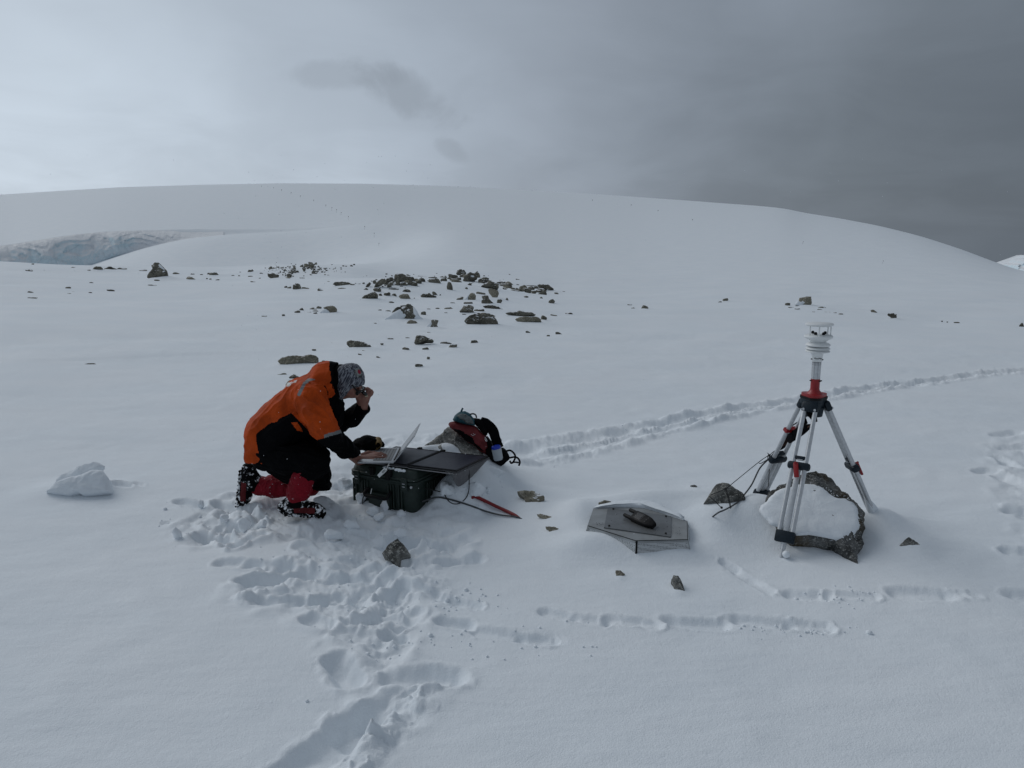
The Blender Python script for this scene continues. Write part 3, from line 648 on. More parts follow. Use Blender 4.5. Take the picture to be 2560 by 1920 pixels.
def place_rocks():
    n0 = len(RK) - 40; r_ = random.Random(77)
    for k in range(62):     # the rest of the heap, between the stones picked out above
        x = r_.choice([r_.gauss(430, 110), r_.gauss(870, 160), r_.gauss(1180, 130), r_.gauss(1480, 90), r_.gauss(1800, 90)])
        top = np.interp(x, [150, 300, 450, 560, 800, 950, 1080, 1220, 1350, 1500, 1700, 1850, 2000], [300, 245, 190, 215, 225, 205, 175, 185, 245, 275, 300, 300, 345])
        y = top + abs(r_.gauss(0, 28)) + 6; w = r_.uniform(34, 92); h = w * r_.uniform(.32, .62)
        a, b = z6(x, y); RK.append((a, b, w * .2532, h * .2532, r_.choice('aaafrp'), r_.uniform(-18, 22), None, None))
    info = outline_rocks()
    for i, (px, py, w, h, kind, tilt, anc, lab) in enumerate(RK):
        P = ong(px, py + h / 2); d = (P - C0) @ CF; s = d / FPX
        W, Hh = w * s, h * s
        dep = W * (.55 if 's' not in kind else .35)
        sub = 4 if w > 60 else (3 if w > 12 else 2)
        thick = {'s': 1.6, 'f': 1.45}.get(kind[-1], 1.25)
        sz = Hh * thick + dep * .25
        ar = w / max(h, 1)
        V, F = rock_shape(100 + i, (W, dep, sz), sub, 26 if 'r' in kind else 13, .10 if w > 60 else .07, 9 if 'r' in kind else 22)
        V = rot(V, 'z', random.Random(i).uniform(-.25, .25)); V = rot(V, 'y', math.radians(tilt))
        V[:, 0] *= W / (np.ptp(V[:, 0]) + 1e-9)
        ctr = np.array([P[0], P[1] + dep * .32, P[2]])
        q = atY(px, py - h / 2, ctr[1])
        ctr[2] = q[2] - V[:, 2].max(); ctr[0] = q[0]
        mat = ROCKL if ('p' in kind or 't' in kind) else ROCK
        o = mesh('boulder' if w > 38 and h > 16 else 'rock', V, F, mat); o.location = ctr
        if w > 14 and h > 5 and i < n0 and not (1000 < px < 1400 and py < 722): BUMPS.append((P[0] + W * .55, P[1] + dep * .5, W * .8, Hh * .30)); BUMPS.append((P[0] - W * .3, P[1], W * .5, Hh * .16))
        info.append((px, py, w, h, kind, anc, lab, o))
    anch = [q for q in info if q[5]]
    used = {}
    ordn = ['nearest', 'second', 'third', 'fourth', 'fifth', 'sixth', 'seventh', 'eighth', 'ninth', 'tenth', 'eleventh', 'twelfth'] + [a + b for a in ('thirteen', 'fourteen', 'fifteen', 'sixteen', 'seventeen', 'eighteen', 'nineteen') for b in ('th',)] + ['twentieth', 'twenty-first', 'twenty-second', 'twenty-third', 'twenty-fourth', 'twenty-fifth', 'twenty-sixth', 'twenty-seventh', 'twenty-eighth', 'twenty-ninth', 'thirtieth']
    rest = {}
    for q in info:
        if q[5] and q[7].type == 'EMPTY': continue
        if q[5]: tag(q[7], q[6], 'boulder' if q[2] > 20 else 'rock'); continue
        a = min(anch, key=lambda t: math.hypot(t[0] - q[0], (t[1] - q[1]) * 1.5)); ddx, ddy = q[0] - a[0], (q[1] - a[1]) * 1.7
        dr = ('right' if ddx > 0 else 'left') if abs(ddx) > abs(ddy) else ('below' if ddy > 0 else 'above')
        rest.setdefault((a[5], dr), []).append((math.hypot(ddx, ddy), q))
    for (an, dr), L in rest.items():
        L.sort(key=lambda t: t[0])
        for k, (dd, q) in enumerate(L):
            w, h, kind = q[2:5]
            size = 'tiny' if w < 9 else 'small' if w < 17 else 'middling' if w < 30 else 'large'
            shp = 'thin dark sliver' if kind == 's' else 'flat dark rock' if kind == 'f' or w > 3.2 * h else 'pale grey rock' if 'p' in kind else 'rounded dark rock' if 'r' in kind else 'dark angular rock'
            tail = {'left': 'to the left of', 'right': 'to the right of', 'above': 'behind', 'below': 'in front of'}[dr]
            rank = 'nearest' if k == 0 else ordn[k] + ' nearest' if k < len(ordn) else 'outermost'
            tag(q[7], f"{size} {shp}, {rank} {tail} {an}", 'rock', 'rocks scattered on the snow')
# rocks with a recognisable outline: zoom, outline, label, anchor words, material, snow patches, depth factor
OR = [
 (z6, [(1100, 640), (1150, 600), (1190, 580), (1240, 565), (1310, 570), (1370, 585), (1420, 615), (1445, 655), (1435, 690), (1390, 697), (1300, 690), (1190, 680), (1150, 660)], 'the big dark boulder', 0, []),
 (z6, [(1605, 625), (1640, 605), (1700, 600), (1770, 612), (1830, 600), (1855, 610), (1875, 650), (1830, 650), (1780, 645), (1680, 665), (1640, 645)], 'the two tone slab', 1, []),
 (z6, [(1515, 568), (1550, 555), (1620, 558), (1640, 542), (1690, 545), (1750, 560), (1800, 563), (1818, 585), (1760, 580), (1720, 585), (1680, 597), (1640, 590), (1600, 575)], ('the upper long slab', 'long thin slab lying just behind the two tone slab'), 0, []),
 (z6, [(612, 860), (620, 830), (632, 790), (660, 783), (710, 792), (745, 812), (780, 818), (812, 840), (760, 842), (710, 845), (660, 868), (630, 875)], 'the brown wedge boulder', 0, []),
 (z6, [(1345, 335), (1370, 323), (1410, 328), (1445, 350), (1452, 370), (1440, 400), (1420, 424), (1395, 418), (1375, 385), (1350, 360)], 'the tan egg boulder', 2, []),
 (z6, [(1125, 425), (1150, 390), (1170, 368), (1205, 365), (1225, 390), (1222, 425), (1205, 437), (1160, 440)], 'the tan cap boulder', 2, [[(1105, 438), (1150, 385), (1168, 372), (1150, 410), (1140, 440)]]),
 (z6, [(1095, 245), (1110, 210), (1140, 175), (1175, 165), (1215, 175), (1245, 200), (1235, 220), (1190, 240), (1140, 255)], 'the ring shaped rock', 0, [[(1138, 212), (1155, 198), (1185, 192), (1208, 198), (1210, 212), (1180, 220), (1150, 220)]]),
 (z6, [(1272, 302), (1310, 270), (1350, 248), (1375, 252), (1410, 280), (1445, 322), (1400, 315), (1330, 305)], 'the dark triangular rock', 0, []),
 (z6, [(1028, 175), (1038, 140), (1070, 134), (1110, 140), (1130, 165), (1125, 190), (1090, 185), (1050, 182)], 'the topmost rock', 0, [[(1075, 165), (1095, 158), (1115, 164), (1100, 172)]]),
 (z6, [(1205, 175), (1238, 146), (1262, 180), (1268, 205), (1235, 215)], ('the tilted square rock', 'tilted square rock leaning on the ring shaped rock near the top of the pile'), 0, []),
 (z6, [(415, 235), (420, 190), (445, 172), (490, 172), (530, 190), (545, 215), (500, 240), (470, 245), (462, 290), (435, 295), (430, 255)], 'the humped rock', 0, []),
 (z6, [(215, 312), (235, 275), (265, 245), (300, 228), (330, 228), (322, 255), (290, 275), (255, 290)], 'the leaning slab', 0, []),
 (z6, [(315, 285), (320, 250), (350, 220), (400, 208), (412, 230), (380, 255), (345, 275)], ('the second leaning slab', 'dark slab leaning beside the long leaning slab, nearer the humped rock'), 0, []),
 (z6, [(343, 312), (350, 285), (380, 255), (412, 245), (405, 275), (380, 298), (360, 316)], ('the third leaning slab', 'dark slab leaning in front of the humped rock with its foot in snow'), 0, []),
 (z6, [(135, 305), (145, 280), (175, 260), (188, 270), (175, 290), (150, 305)], ('the outer leaning slab', 'small leaning slab at the outer left foot of the pile'), 0, []),
 (z6, [(93, 415), (120, 395), (170, 375), (235, 358), (258, 380), (258, 408), (210, 408), (180, 415), (130, 428)], 'the lower dark slab', 0, []),
 (z6, [(458, 400), (485, 380), (525, 376), (560, 385), (580, 425), (560, 432), (510, 422), (480, 415)], 'the pale hump', 1, []),
 (z6, [(675, 395), (690, 375), (740, 372), (765, 365), (790, 385), (838, 402), (800, 408), (740, 408), (690, 412)], 'the brown loaf rock', 0, []),
 (z6, [(770, 700), (790, 675), (780, 640), (795, 628), (855, 635), (845, 660), (840, 685), (855, 705), (820, 712)], 'the notched rock', 0, [[(735, 700), (765, 665), (785, 640), (792, 670), (778, 695)]]),
 (z6, [(1290, 495), (1330, 488), (1400, 490), (1450, 505), (1505, 533), (1440, 535), (1360, 533), (1330, 520)], 'the black wedge', 0, []),
 (z6, [(1060, 548), (1085, 520), (1100, 490), (1180, 485), (1205, 510), (1190, 530), (1210, 560), (1170, 572), (1140, 555), (1090, 545)], 'the jagged rock', 0, []),
 (z6, [(1278, 472), (1275, 440), (1300, 430), (1280, 400), (1310, 385), (1345, 395), (1355, 430), (1400, 470), (1395, 492), (1330, 485)], ('the stacked rock', 'upright jagged stack of rock left of the tan egg boulder'), 0, []),
 (z6, [(1828, 285), (1900, 283), (1945, 290), (1995, 328), (1960, 330), (1970, 348), (1930, 335), (1880, 312), (1840, 300)], 'the far right ledge', 0, []),
 (z6, [(400, 560), (440, 510), (500, 495), (560, 478), (590, 490), (625, 525), (650, 570), (690, 640), (600, 645), (450, 640), (400, 610)], ('the snow hooded rock', 'grey rock with snow hoods on both sides, dark spine between them'), 0,
    [[(310, 636), (350, 606), (400, 568), (450, 538), (510, 518), (548, 508), (562, 540), (548, 590), (512, 625), (450, 642), (360, 648)], [(600, 500), (635, 530), (665, 590), (720, 648), (650, 650), (612, 630), (600, 570)]]),
 (z8, [(685, 1325), (695, 1295), (760, 1275), (920, 1253), (990, 1262), (1080, 1245), (1160, 1255), (1190, 1290), (1198, 1355), (1180, 1368), (1120, 1340), (1040, 1340), (930, 1365), (790, 1380), (740, 1380), (700, 1355)], ('the long grey slab', 'long rounded grey slab lying on the snow behind the kneeling person'), 1, []),
 (z8, [(1205, 1370), (1205, 1335), (1240, 1315), (1300, 1318), (1360, 1345), (1420, 1385), (1330, 1375), (1260, 1372)], ('the hood rock', 'rounded brown rock touching the end of the long slab, behind the hood'), 0, []),
 (z8, [(1542, 1110), (1545, 1070), (1590, 1062), (1700, 1078), (1790, 1098), (1835, 1120), (1853, 1145), (1760, 1150), (1690, 1160), (1600, 1163), (1570, 1140)], 'the grey wedge slab', 0, []),
 (z8, [(770, 1625), (800, 1580), (840, 1560), (885, 1560), (900, 1585), (850, 1620)], ('the shoulder rock', 'grey rock half hidden behind the back of the orange jacket'), 1, []),
 (z8, [(815, 1530), (845, 1505), (880, 1482), (915, 1500), (945, 1520), (880, 1535)], 'the small pointed rock', 0, []),
 (z8, [(1250, 655), (1300, 635), (1350, 628), (1400, 640), (1425, 668), (1405, 712), (1340, 720), (1320, 690), (1290, 680)], 'the tan domed boulder', 1, [[(1200, 715), (1240, 675), (1280, 665), (1320, 690), (1335, 718), (1260, 724)]]),
 (z8, [(860, 410), (870, 365), (905, 342), (950, 350), (970, 390), (960, 412), (920, 425)], 'the squat grey boulder', 0, []),
 (z8, [(1365, 355), (1400, 330), (1480, 325), (1560, 328), (1610, 350), (1560, 365), (1470, 370), (1400, 367)], 'the long flat rock', 0, []),
 (z8, [(545, 225), (590, 228), (630, 218), (670, 245), (690, 280), (630, 288), (590, 270), (550, 255)], 'the rubble corner rock', 0, []),
 (z7, [(1165, 490), (1180, 455), (1208, 425), (1195, 395), (1225, 372), (1255, 370), (1290, 400), (1320, 435), (1325, 470), (1310, 505), (1270, 492), (1220, 495)], 'the lone upright boulder', 0, [[(1250, 388), (1268, 386), (1296, 415), (1308, 440), (1290, 432), (1265, 415)]]),
 (z9, [(1033, 160), (1040, 138), (1075, 130), (1100, 132), (1106, 160), (1098, 178), (1065, 172)], 'the right snowy boulder', 1, [[(1015, 172), (1030, 150), (1048, 158), (1060, 150), (1075, 158), (1062, 166), (1052, 178)]]),
 (z9, [(1500, 218), (1525, 213), (1545, 222), (1549, 240), (1530, 248), (1515, 238), (1528, 226)], 'the brown hooked rock', 0, []),
]
DROP = [(1310, 455), (1318, 408), (1365, 470), (450, 252), (362, 240), (378, 280), (160, 283), (1238, 178), (1665, 575), (1500, 218), (510, 225)]
def outline_rocks():
    by = {r[6]: r for r in RK if r[6]}
    dp = [z6(*q) for q in DROP] + [z9(1500, 218)]
    keep = []
    for r in RK:
        if r[6] in {o[2] for o in OR}: continue
        if not r[6] and any(abs(r[0] - a) < 2 and abs(r[1] - b) < 2 for a, b in dp): continue
        keep.append(r)
    out = []
    for i, (zf, pts, nm, m, snow) in enumerate(OR):
        if isinstance(nm, tuple): nm, lab = nm
        else: lab = by[nm][7]
        P = [zf(*p) for p in pts]; ys = [p[1] for p in P]; xs = [p[0] for p in P]
        G = ong((min(xs) + max(xs)) / 2, max(ys)); s = ((G - C0) @ CF) / FPX
        h = (max(ys) - min(ys)) * s; w = (max(xs) - min(xs)) * s
        n = np.array([0, -.82, .57]); p0 = G + np.array([0, h * .15, 0])
        W3 = np.array([onplane(a, b, p0, n) for a, b in P]); dd = min(h * .8, w * .4)
        V, F, nn = blob(W3, p=2.6, front=dd * .45, back=dd * .9, noise=dd * .16, nscale=max(h * .5, .08), seed=i + 3, jit=.025, rings=11, n=110)
        e = empty('boulder', G, lab, 'boulder')
        part('stone', V, F, (ROCK, ROCKL, ROCKL)[m], e)
        for k, sp in enumerate(snow):
            S3 = np.array([onplane(*zf(*p), p0 + nn * dd * .22, n) for p in sp])
            sd_ = .5 * dd
            V, F, _ = blob(S3, p=2.6, front=dd * .24, back=dd * .3, noise=dd * .04, nscale=h * .5, seed=i, rings=8, n=60)
            part('snow_patch', V, F, SNOW, e)
        if not (930 < xs[0] < 1400 and max(ys) < 722): BUMPS.append((G[0] + w * .45, G[1] + dd * .4, w * .6, h * .22)); BUMPS.append((G[0] - w * .35, G[1], w * .4, h * .12))
        out.append(((min(xs) + max(xs)) / 2, max(ys), max(xs) - min(xs), max(ys) - min(ys), 'a', nm, lab, e))
    RK[:] = keep
    return out
def rubble():
    r = random.Random(5); VV, FF, o = [], [], 0
    spots = []
    for k in range(190):
        a = r.gauss(0, 1); x = 900 + a * 190; x += 90 if a > 0 else 0; y = 175 + r.gauss(0, 30) - 30 * math.exp(-((x - 1040) / 120) ** 2)
        spots.append((*z8(x, y), r.uniform(1.5, 4.5) + (2.0 if abs(x - 1000) < 150 else 0)))
    for k in range(45): spots.append((*z6(r.gauss(1150, 260), r.gauss(240, 30)), r.uniform(2, 5)))
    for k in range(40): spots.append((*z6(r.gauss(420, 150), r.gauss(270, 40)), r.uniform(2, 5)))
    for i, (px, py, w) in enumerate(spots):
        if px > 1000 and py < 683: continue
        P = ong(px, py); s = ((P - C0) @ CF) / FPX * w
        V, F = rock_shape(900 + i, (s * r.uniform(.9, 1.6), s, s * r.uniform(.6, 1.1)), 1, 10, 0); V = rot(V, 'z', r.uniform(0, 6)) + P + [0, 0, s * .1]
        VV.append(V); FF.append(F + o); o += len(V)
    tag(mesh('pebbles', np.concatenate(VV), np.concatenate(FF), ROCK), 'countless small dark pebbles of the far rubble field and the central rock pile', 'rubble', kind='stuff')
# ------------------------------------------------------------------ shape tools
class MB:
    def __init__(s): s.V, s.F, s.n = [], [], 0
    def add(s, V, F):
        V = np.asarray(V, float); s.V.append(V); s.F += [tuple(int(i) + s.n for i in f) for f in F]; s.n += len(V); return s
    def build(s, name, mat, parent, smooth=False, **k):
        o = part(name, np.concatenate(s.V), s.F, mat, parent, smooth=smooth, **k)
        if smooth: crease(o)
        return o
def crease(o, ang=40):
    me = o.data; bm = bmesh.new(); bm.from_mesh(me)
    for e in bm.edges:
        if len(e.link_faces) == 2 and e.calc_face_angle(0) > math.radians(ang): e.smooth = False
    bm.to_mesh(me); bm.free()
def nrmz(v): v = np.asarray(v, float); return v / (np.linalg.norm(v) + 1e-12)
def frame(ax, up=(0, 0, 1)):
    ax = nrmz(ax); u = np.cross(up, ax)
    if np.linalg.norm(u) < 1e-3: u = np.cross((0, 1, 0), ax)
    u = nrmz(u); return u, np.cross(ax, u), ax
def tube(P, r, n=10, cap=True, sq=1.0):
    P = np.asarray(P, float); m = len(P); r = np.broadcast_to(np.asarray(r, float), (m,)); V, F = [], []
    T = np.gradient(P, axis=0); u = None
    for i in range(m):
        t = nrmz(T[i])
        if u is None: u, w, _ = frame(t)
        else: u = nrmz(u - t * np.dot(u, t)); w = np.cross(t, u)
        a = np.linspace(0, 2 * math.pi, n, endpoint=False)
        V.append(P[i] + r[i] * (np.cos(a)[:, None] * u + sq * np.sin(a)[:, None] * w))
    V = np.concatenate(V)
    for i in range(m - 1):
        for j in range(n): F.append((i * n + j, i * n + (j + 1) % n, (i + 1) * n + (j + 1) % n, (i + 1) * n + j))
    if cap: F.append(tuple(range(n))[::-1]); F.append(tuple((m - 1) * n + j for j in range(n)))
    return V, F
def ribbon(P, width, thick, up=(0, 0, 1)):
    """flat strap along P; width direction = up x tangent"""
    P = np.asarray(P, float); m = len(P); T = np.gradient(P, axis=0); V, F = [], []
    width = np.broadcast_to(np.asarray(width, float), (m,))
    for i in range(m):
        t = nrmz(T[i]); u = nrmz(np.cross(up, t)); w = np.cross(t, u)
        for a, b in ((-1, -1), (1, -1), (1, 1), (-1, 1)): V.append(P[i] + u * a * width[i] / 2 + w * b * thick / 2)
    for i in range(m - 1):
        for j in range(4): F.append((i * 4 + j, i * 4 + (j + 1) % 4, (i + 1) * 4 + (j + 1) % 4, (i + 1) * 4 + j))
    F.append((3, 2, 1, 0)); F.append(tuple((m - 1) * 4 + j for j in range(4)))
    return V, F
def spline(P, k=8):
    P = np.asarray(P, float); Q = np.concatenate([[2 * P[0] - P[1]], P, [2 * P[-1] - P[-2]]]); out = []
    for i in range(1, len(Q) - 2):
        for t in np.linspace(0, 1, k, endpoint=False):
            a, b, c, d = Q[i - 1], Q[i], Q[i + 1], Q[i + 2]
            out.append(.5 * (2 * b + (c - a) * t + (2 * a - 5 * b + 4 * c - d) * t * t + (3 * b - a - 3 * c + d) * t ** 3))
    out.append(P[-1]); return np.array(out)
def box(c, s, X=(1, 0, 0), Y=(0, 1, 0), Z=(0, 0, 1), bev=.0):
    c = np.asarray(c, float); X, Y, Z = map(nrmz, (X, Y, Z)); hx, hy, hz = np.asarray(s, float) / 2
    b = min(bev, hx * .9, hy * .9, hz * .9)
    if b <= 0:
        V = [c + X * a * hx + Y * d * hy + Z * e * hz for e in (-1, 1) for d in (-1, 1) for a in (-1, 1)]
        return V, [(0, 2, 3, 1), (4, 5, 7, 6), (0, 1, 5, 4), (2, 6, 7, 3), (0, 4, 6, 2), (1, 3, 7, 5)]
    bm = bmesh.new(); bmesh.ops.create_cube(bm, size=1.)
    for v in bm.verts: v.co = Vector((v.co.x * hx * 2, v.co.y * hy * 2, v.co.z * hz * 2))
    bmesh.ops.bevel(bm, geom=bm.edges[:], offset=b, segments=2, profile=.5, affect='EDGES')
    V = [c + X * v.co.x + Y * v.co.y + Z * v.co.z for v in bm.verts]; bm.verts.index_update()
    F = [tuple(v.index for v in f.verts) for f in bm.faces]; bm.free(); return V, F
def lathe(prof, c, ax=(0, 0, 1), n=32, arc=None):
    """prof: list of (r, h)"""
    u, w, a = frame(ax); c = np.asarray(c, float); V, F = [], []; m = len(prof)
    for r, h in prof:
        t = np.linspace(0, 2 * math.pi, n, endpoint=False)
        V.append(c + a * h + r * (np.cos(t)[:, None] * u + np.sin(t)[:, None] * w))
    for i in range(m - 1):
        for j in range(n): F.append((i * n + j, i * n + (j + 1) % n, (i + 1) * n + (j + 1) % n, (i + 1) * n + j))
    F.append(tuple(range(n))[::-1]); F.append(tuple((m - 1) * n + j for j in range(n)))
    return np.concatenate(V), F
def rrloop(w, d, r, k=5):
    P = []
    for sx, sy, a0 in ((1, 1, 0), (-1, 1, 90), (-1, -1, 180), (1, -1, 270)):
        for i in range(k):
            a = math.radians(a0 + 90 * i / (k - 1)); P.append((sx * (w / 2 - r) + r * math.cos(a), sy * (d / 2 - r) + r * math.sin(a)))
    return P
def loft_rr(levels, c, X, Y, Z, k=5):
    """levels: (z, w, d, r)"""
    c = np.asarray(c, float); V, F = [], []; n = 4 * k
    for z, w, d, r in levels:
        for a, b in rrloop(w, d, r, k): V.append(c + X * a + Y * b + Z * z)
    for i in range(len(levels) - 1):
        for j in range(n): F.append((i * n + j, i * n + (j + 1) % n, (i + 1) * n + (j + 1) % n, (i + 1) * n + j))
    F.append(tuple(range(n))[::-1]); F.append(tuple((len(levels) - 1) * n + j for j in range(n)))
    return np.array(V), F
def slab(poly, n, th):
    """polygon (list of points) extruded by th along n"""
    P = np.asarray(poly, float); k = len(P); n = nrmz(n); V = np.concatenate([P, P + n * th])
    F = [tuple(range(k))[::-1], tuple(range(k, 2 * k))] + [(i, (i + 1) % k, k + (i + 1) % k, k + i) for i in range(k)]
    return V, F
def text_part(s, size, origin, X, Y, mat, parent, name='lettering', ext=.0004, place=None):
    cu = bpy.data.curves.new(name, 'FONT'); cu.body = s; cu.size = size; cu.extrude = ext; cu.align_x = 'CENTER'; cu.align_y = 'CENTER'; cu.resolution_u = 2
    o = bpy.data.objects.new('t', cu); COL.objects.link(o); bpy.context.view_layer.update()
    me = o.evaluated_get(bpy.context.evaluated_depsgraph_get()).to_mesh(); V = np.array([v.co[:] for v in me.vertices]); F = [tuple(p.vertices) for p in me.polygons]
    bpy.data.objects.remove(o); bpy.data.curves.remove(cu)
    if place is None:
        X, Y = nrmz(X), nrmz(Y); Z = np.cross(X, Y); W = np.asarray(origin) + V[:, :1] * X + V[:, 1:2] * Y + V[:, 2:] * Z
    else: W = place(V)
    return part(name, W, F, mat, parent, smooth=False)

ALU = simple("brushed_aluminium", (.60, .62, .64), .45, .6, .15, 60, .0006)
ALUD = simple("galvanised_sheet", (.36, .375, .38), .5, .55, .25, 9, .001)
WHITE = simple("white_plastic", (.78, .80, .80), .38, 0, .05, 20)
NAVY = simple("navy_casting", (.008, .018, .028), .55, 0, .3, 60, .0008, spec=.3)
RED = simple("red_plastic", (.30, .008, .012), .4, 0, .1, 30)
REDP = simple("red_pole_paint", (.24, .006, .009), .5, 0, .3, 90)
BLACK = simple("black_plastic", (.006, .006, .007), .6, 0, .2, 50, .0008, spec=.2)
BCLOTH = simple("black_cloth", (.004, .004, .005), .9, 0, .4, 25, .004, spec=.08)
CABLE = simple("grey_cable", (.05, .055, .06), .5, 0, .15, 40)
CORD = simple("dark_cord", (.015, .015, .015), .8, 0, .3, 200)
CASEG = simple("dark_green_case", (.013, .027, .021), .55, 0, .25, 30, .0015, bscale=400)
PANELM, _g, _b = material("solar_cells")
_P = _g.n('ShaderNodeNewGeometry').outputs['Position']
_w = _g.n('ShaderNodeTexWave', wave_type='BANDS', bands_direction='DIAGONAL'); _g.put(_w.inputs['Vector'], _P); _w.inputs['Scale'].default_value = 18; _w.inputs['Distortion'].default_value = .2
_g.put(_b.inputs['Base Color'], _g.mix(_g.mapr(_w.outputs['Fac'], .97, 1.), (.018, .022, .036, 1), (.045, .05, .068, 1)))
_g.put(_b.inputs['Roughness'], _g.mapr(_g.noise(_P, 5, 3, .6), .3, .7, .38, .5)); _b.inputs['Specular IOR Level'].default_value = .4
GFAB = simple("grey_fabric", (.060, .060, .064), .75, 0, .2, 30, .002)
SILV = simple("laptop_silver", (.42, .44, .46), .42, .6, .05, 40)
KEYM = simple("laptop_keys", (.20, .21, .22), .6)
KEYD = simple("laptop_well", (.10, .105, .11), .6)
SCRN = simple("laptop_screen", (.012, .013, .016), .15)
TANL = simple("tan_leather", (.20, .125, .035), .7, 0, .3, 40, .002)
INK = simple("dark_ink", (.02, .02, .025), .7)
SNOWF = SNOW

# ------------------------------------------------------------------ tripod with the weather sensor
YH = 4.22
def weather_tripod():
    e = empty('tripod', (1.66, YH, 0.), 'silver survey tripod with navy fittings and red levers holding up the white sensor', 'tripod')
    head = atY(2036, 986, YH); hx, hy, hz = head
    F1 = ong(1953, 1390); F2 = atY(1888, 1262, YH + .42); F3 = atY(2201, 1330, YH + .02)
    m = MB()
    tri = lambda r, rr: [(r * math.cos(a) + rr * math.cos(b), r * math.sin(a) + rr * math.sin(b)) for a in (math.radians(-105), math.radians(15), math.radians(135)) for b in np.linspace(a - .9, a + .9, 7)]
    def prism(loop, z0, z1, mb): 
        P = [np.array([hx + a, hy + b, z0]) for a, b in loop]; mb.add(*slab(P, (0, 0, 1), z1 - z0))
    prism(tri(.040, .036), hz - .052, hz - .022, m); prism(tri(.040, .030), hz - .075, hz - .05, m)
    m.add(*lathe([(.05, -.10), (.056, -.05)], (hx, hy, hz - .02), n=20))
    m.build('tripod_head', NAVY, e, smooth=True)
    m = MB(); prism(tri(.042, .037), hz - .022, hz - .010, m); m.build('rubber_ring', BLACK, e)
    m = MB(); prism(tri(.036, .036), hz - .010, hz + .006, m)
    m.add(*lathe([(.045, .0), (.034, .012), (.027, .02), (.0245, .03), (.0245, .085)], (hx, hy, hz + .004), n=28)); m.build('red_socket', RED, e, smooth=True)
    for k, (Ft, tp, clampf) in enumerate(((F1, (2014, 1016), .40), (F2, (2003, 1020), .52), (F3, (2070, 1018), .47))):
        rad = np.array([Ft[0] - hx, Ft[1] - hy, 0]); rad = nrmz(rad); side = np.cross(rad, (0, 0, 1))
        T = np.array([hx, hy, hz - .068]) + rad * .072
        L = np.linalg.norm(Ft - T); ax = (Ft - T) / L; up = np.cross(side, ax)
        lg = empty('leg', T); lg.parent = e; lg.location = Vector(T) - Vector(e.location)
        hw = .034 if k != 2 else .03
        for s in (-1, 1):
            mm = MB(); mm.add(*tube([T + side * s * hw * .85 + ax * .01, T + side * s * hw + ax * L * .5, T + side * s * hw + ax * L * .86], .0125, 14)); mm.build('outer_tube', ALU, lg, smooth=True)
        mm = MB(); mm.add(*box(T + ax * L * (clampf + .96) / 2, (.030, .015, L * (.96 - clampf)), side, up, ax, .006)); mm.build('inner_rail', ALU, lg, smooth=True)
        mm = MB(); mm.add(*box(T + ax * L * .875, (.098, .038, .062), side, up, ax, .005)); mm.build('foot_bracket', NAVY, lg, smooth=True)
        mm = MB(); mm.add(*box(T + ax * L * clampf, (.118, .045, .042), side, up, ax, .014)); mm.add(*box(T + ax * L * (clampf - .055), (.055, .026, .018), side, up, ax, .003)); mm.build('clamp', NAVY, lg, smooth=True)
        mm = MB(); mm.add(*box(T + ax * (L * clampf - .04) , (.03, .02, .016), side, up, ax, .003)); mm.build('clamp_spacer', WHITE, lg)
        out = up if np.dot(up, rad) > 0 else -up
        lv = T + ax * (L * clampf + .012) + out * .032 + side * (.012 if k == 0 else 0)
        mm = MB(); mm.add(*box(lv + ax * .018 - side * (.012 if k == 0 else 0) * .8, (.026, .014, .082), nrmz(side + ax * (.25 if k == 0 else 0)), out, nrmz(ax - side * (.25 if k == 0 else 0)), .005)); mm.add(*tube([lv - ax * .02 - out * .012, lv - ax * .02 + out * .010], .006, 8))
        mm.build('lever', RED if k != 1 else BLACK, lg, smooth=True)
        mm = MB(); mm.add(*box(T - ax * .008, (.088, .034, .058), side, up, ax, .010)); mm.add(*box(T - rad * .02 + np.array([0, 0, .010]), (.05, .05, .03), side, rad, (0, 0, 1), .006)); mm.build('hinge', NAVY, lg, smooth=True)
        mm = MB()
        for s in (-1, 1): mm.add(*tube([T + ax * .012 + side * s * .030 + out * .012, T + ax * .012 + side * s * .030 + out * .022], .0065, 10))
        mm.build('hinge_bolt', ALU, lg)
        mm = MB(); mm.add(*tube([Ft - ax * .06, Ft + ax * .06], (.012, .002), 8)); mm.add(*tube([T + ax * L * .9, Ft + ax * .02], .010, 10)); mm.build('spike', ALU, lg, smooth=True)
        if k == 1:
            mm = MB(); q = T + ax * L * .235; mm.add(*box(q, (.105, .032, .022), side, up, ax, .004)); mm.build('cable_tie', RED, lg)
        if k == 2:
            o_ = [(2160, 1240), (2176, 1250), (2192, 1264), (2200, 1282), (2208, 1305), (2217, 1328), (2228, 1350), (2200, 1362), (2186, 1332), (2176, 1303), (2168, 1270)]
            V, F, _ = blob([atY(a, b, Ft[1] - .03) for a, b in o_], p=2., front=.020, back=.05, noise=.004, nscale=.05, rings=7, n=50); part('snow_crust', V, F, SNOW, lg)
        if k == 0:
            V, F = ico(2); part('snow_ball', V * .020 + Ft + [.018, -.02, .018], F, SNOW, lg)
    return head
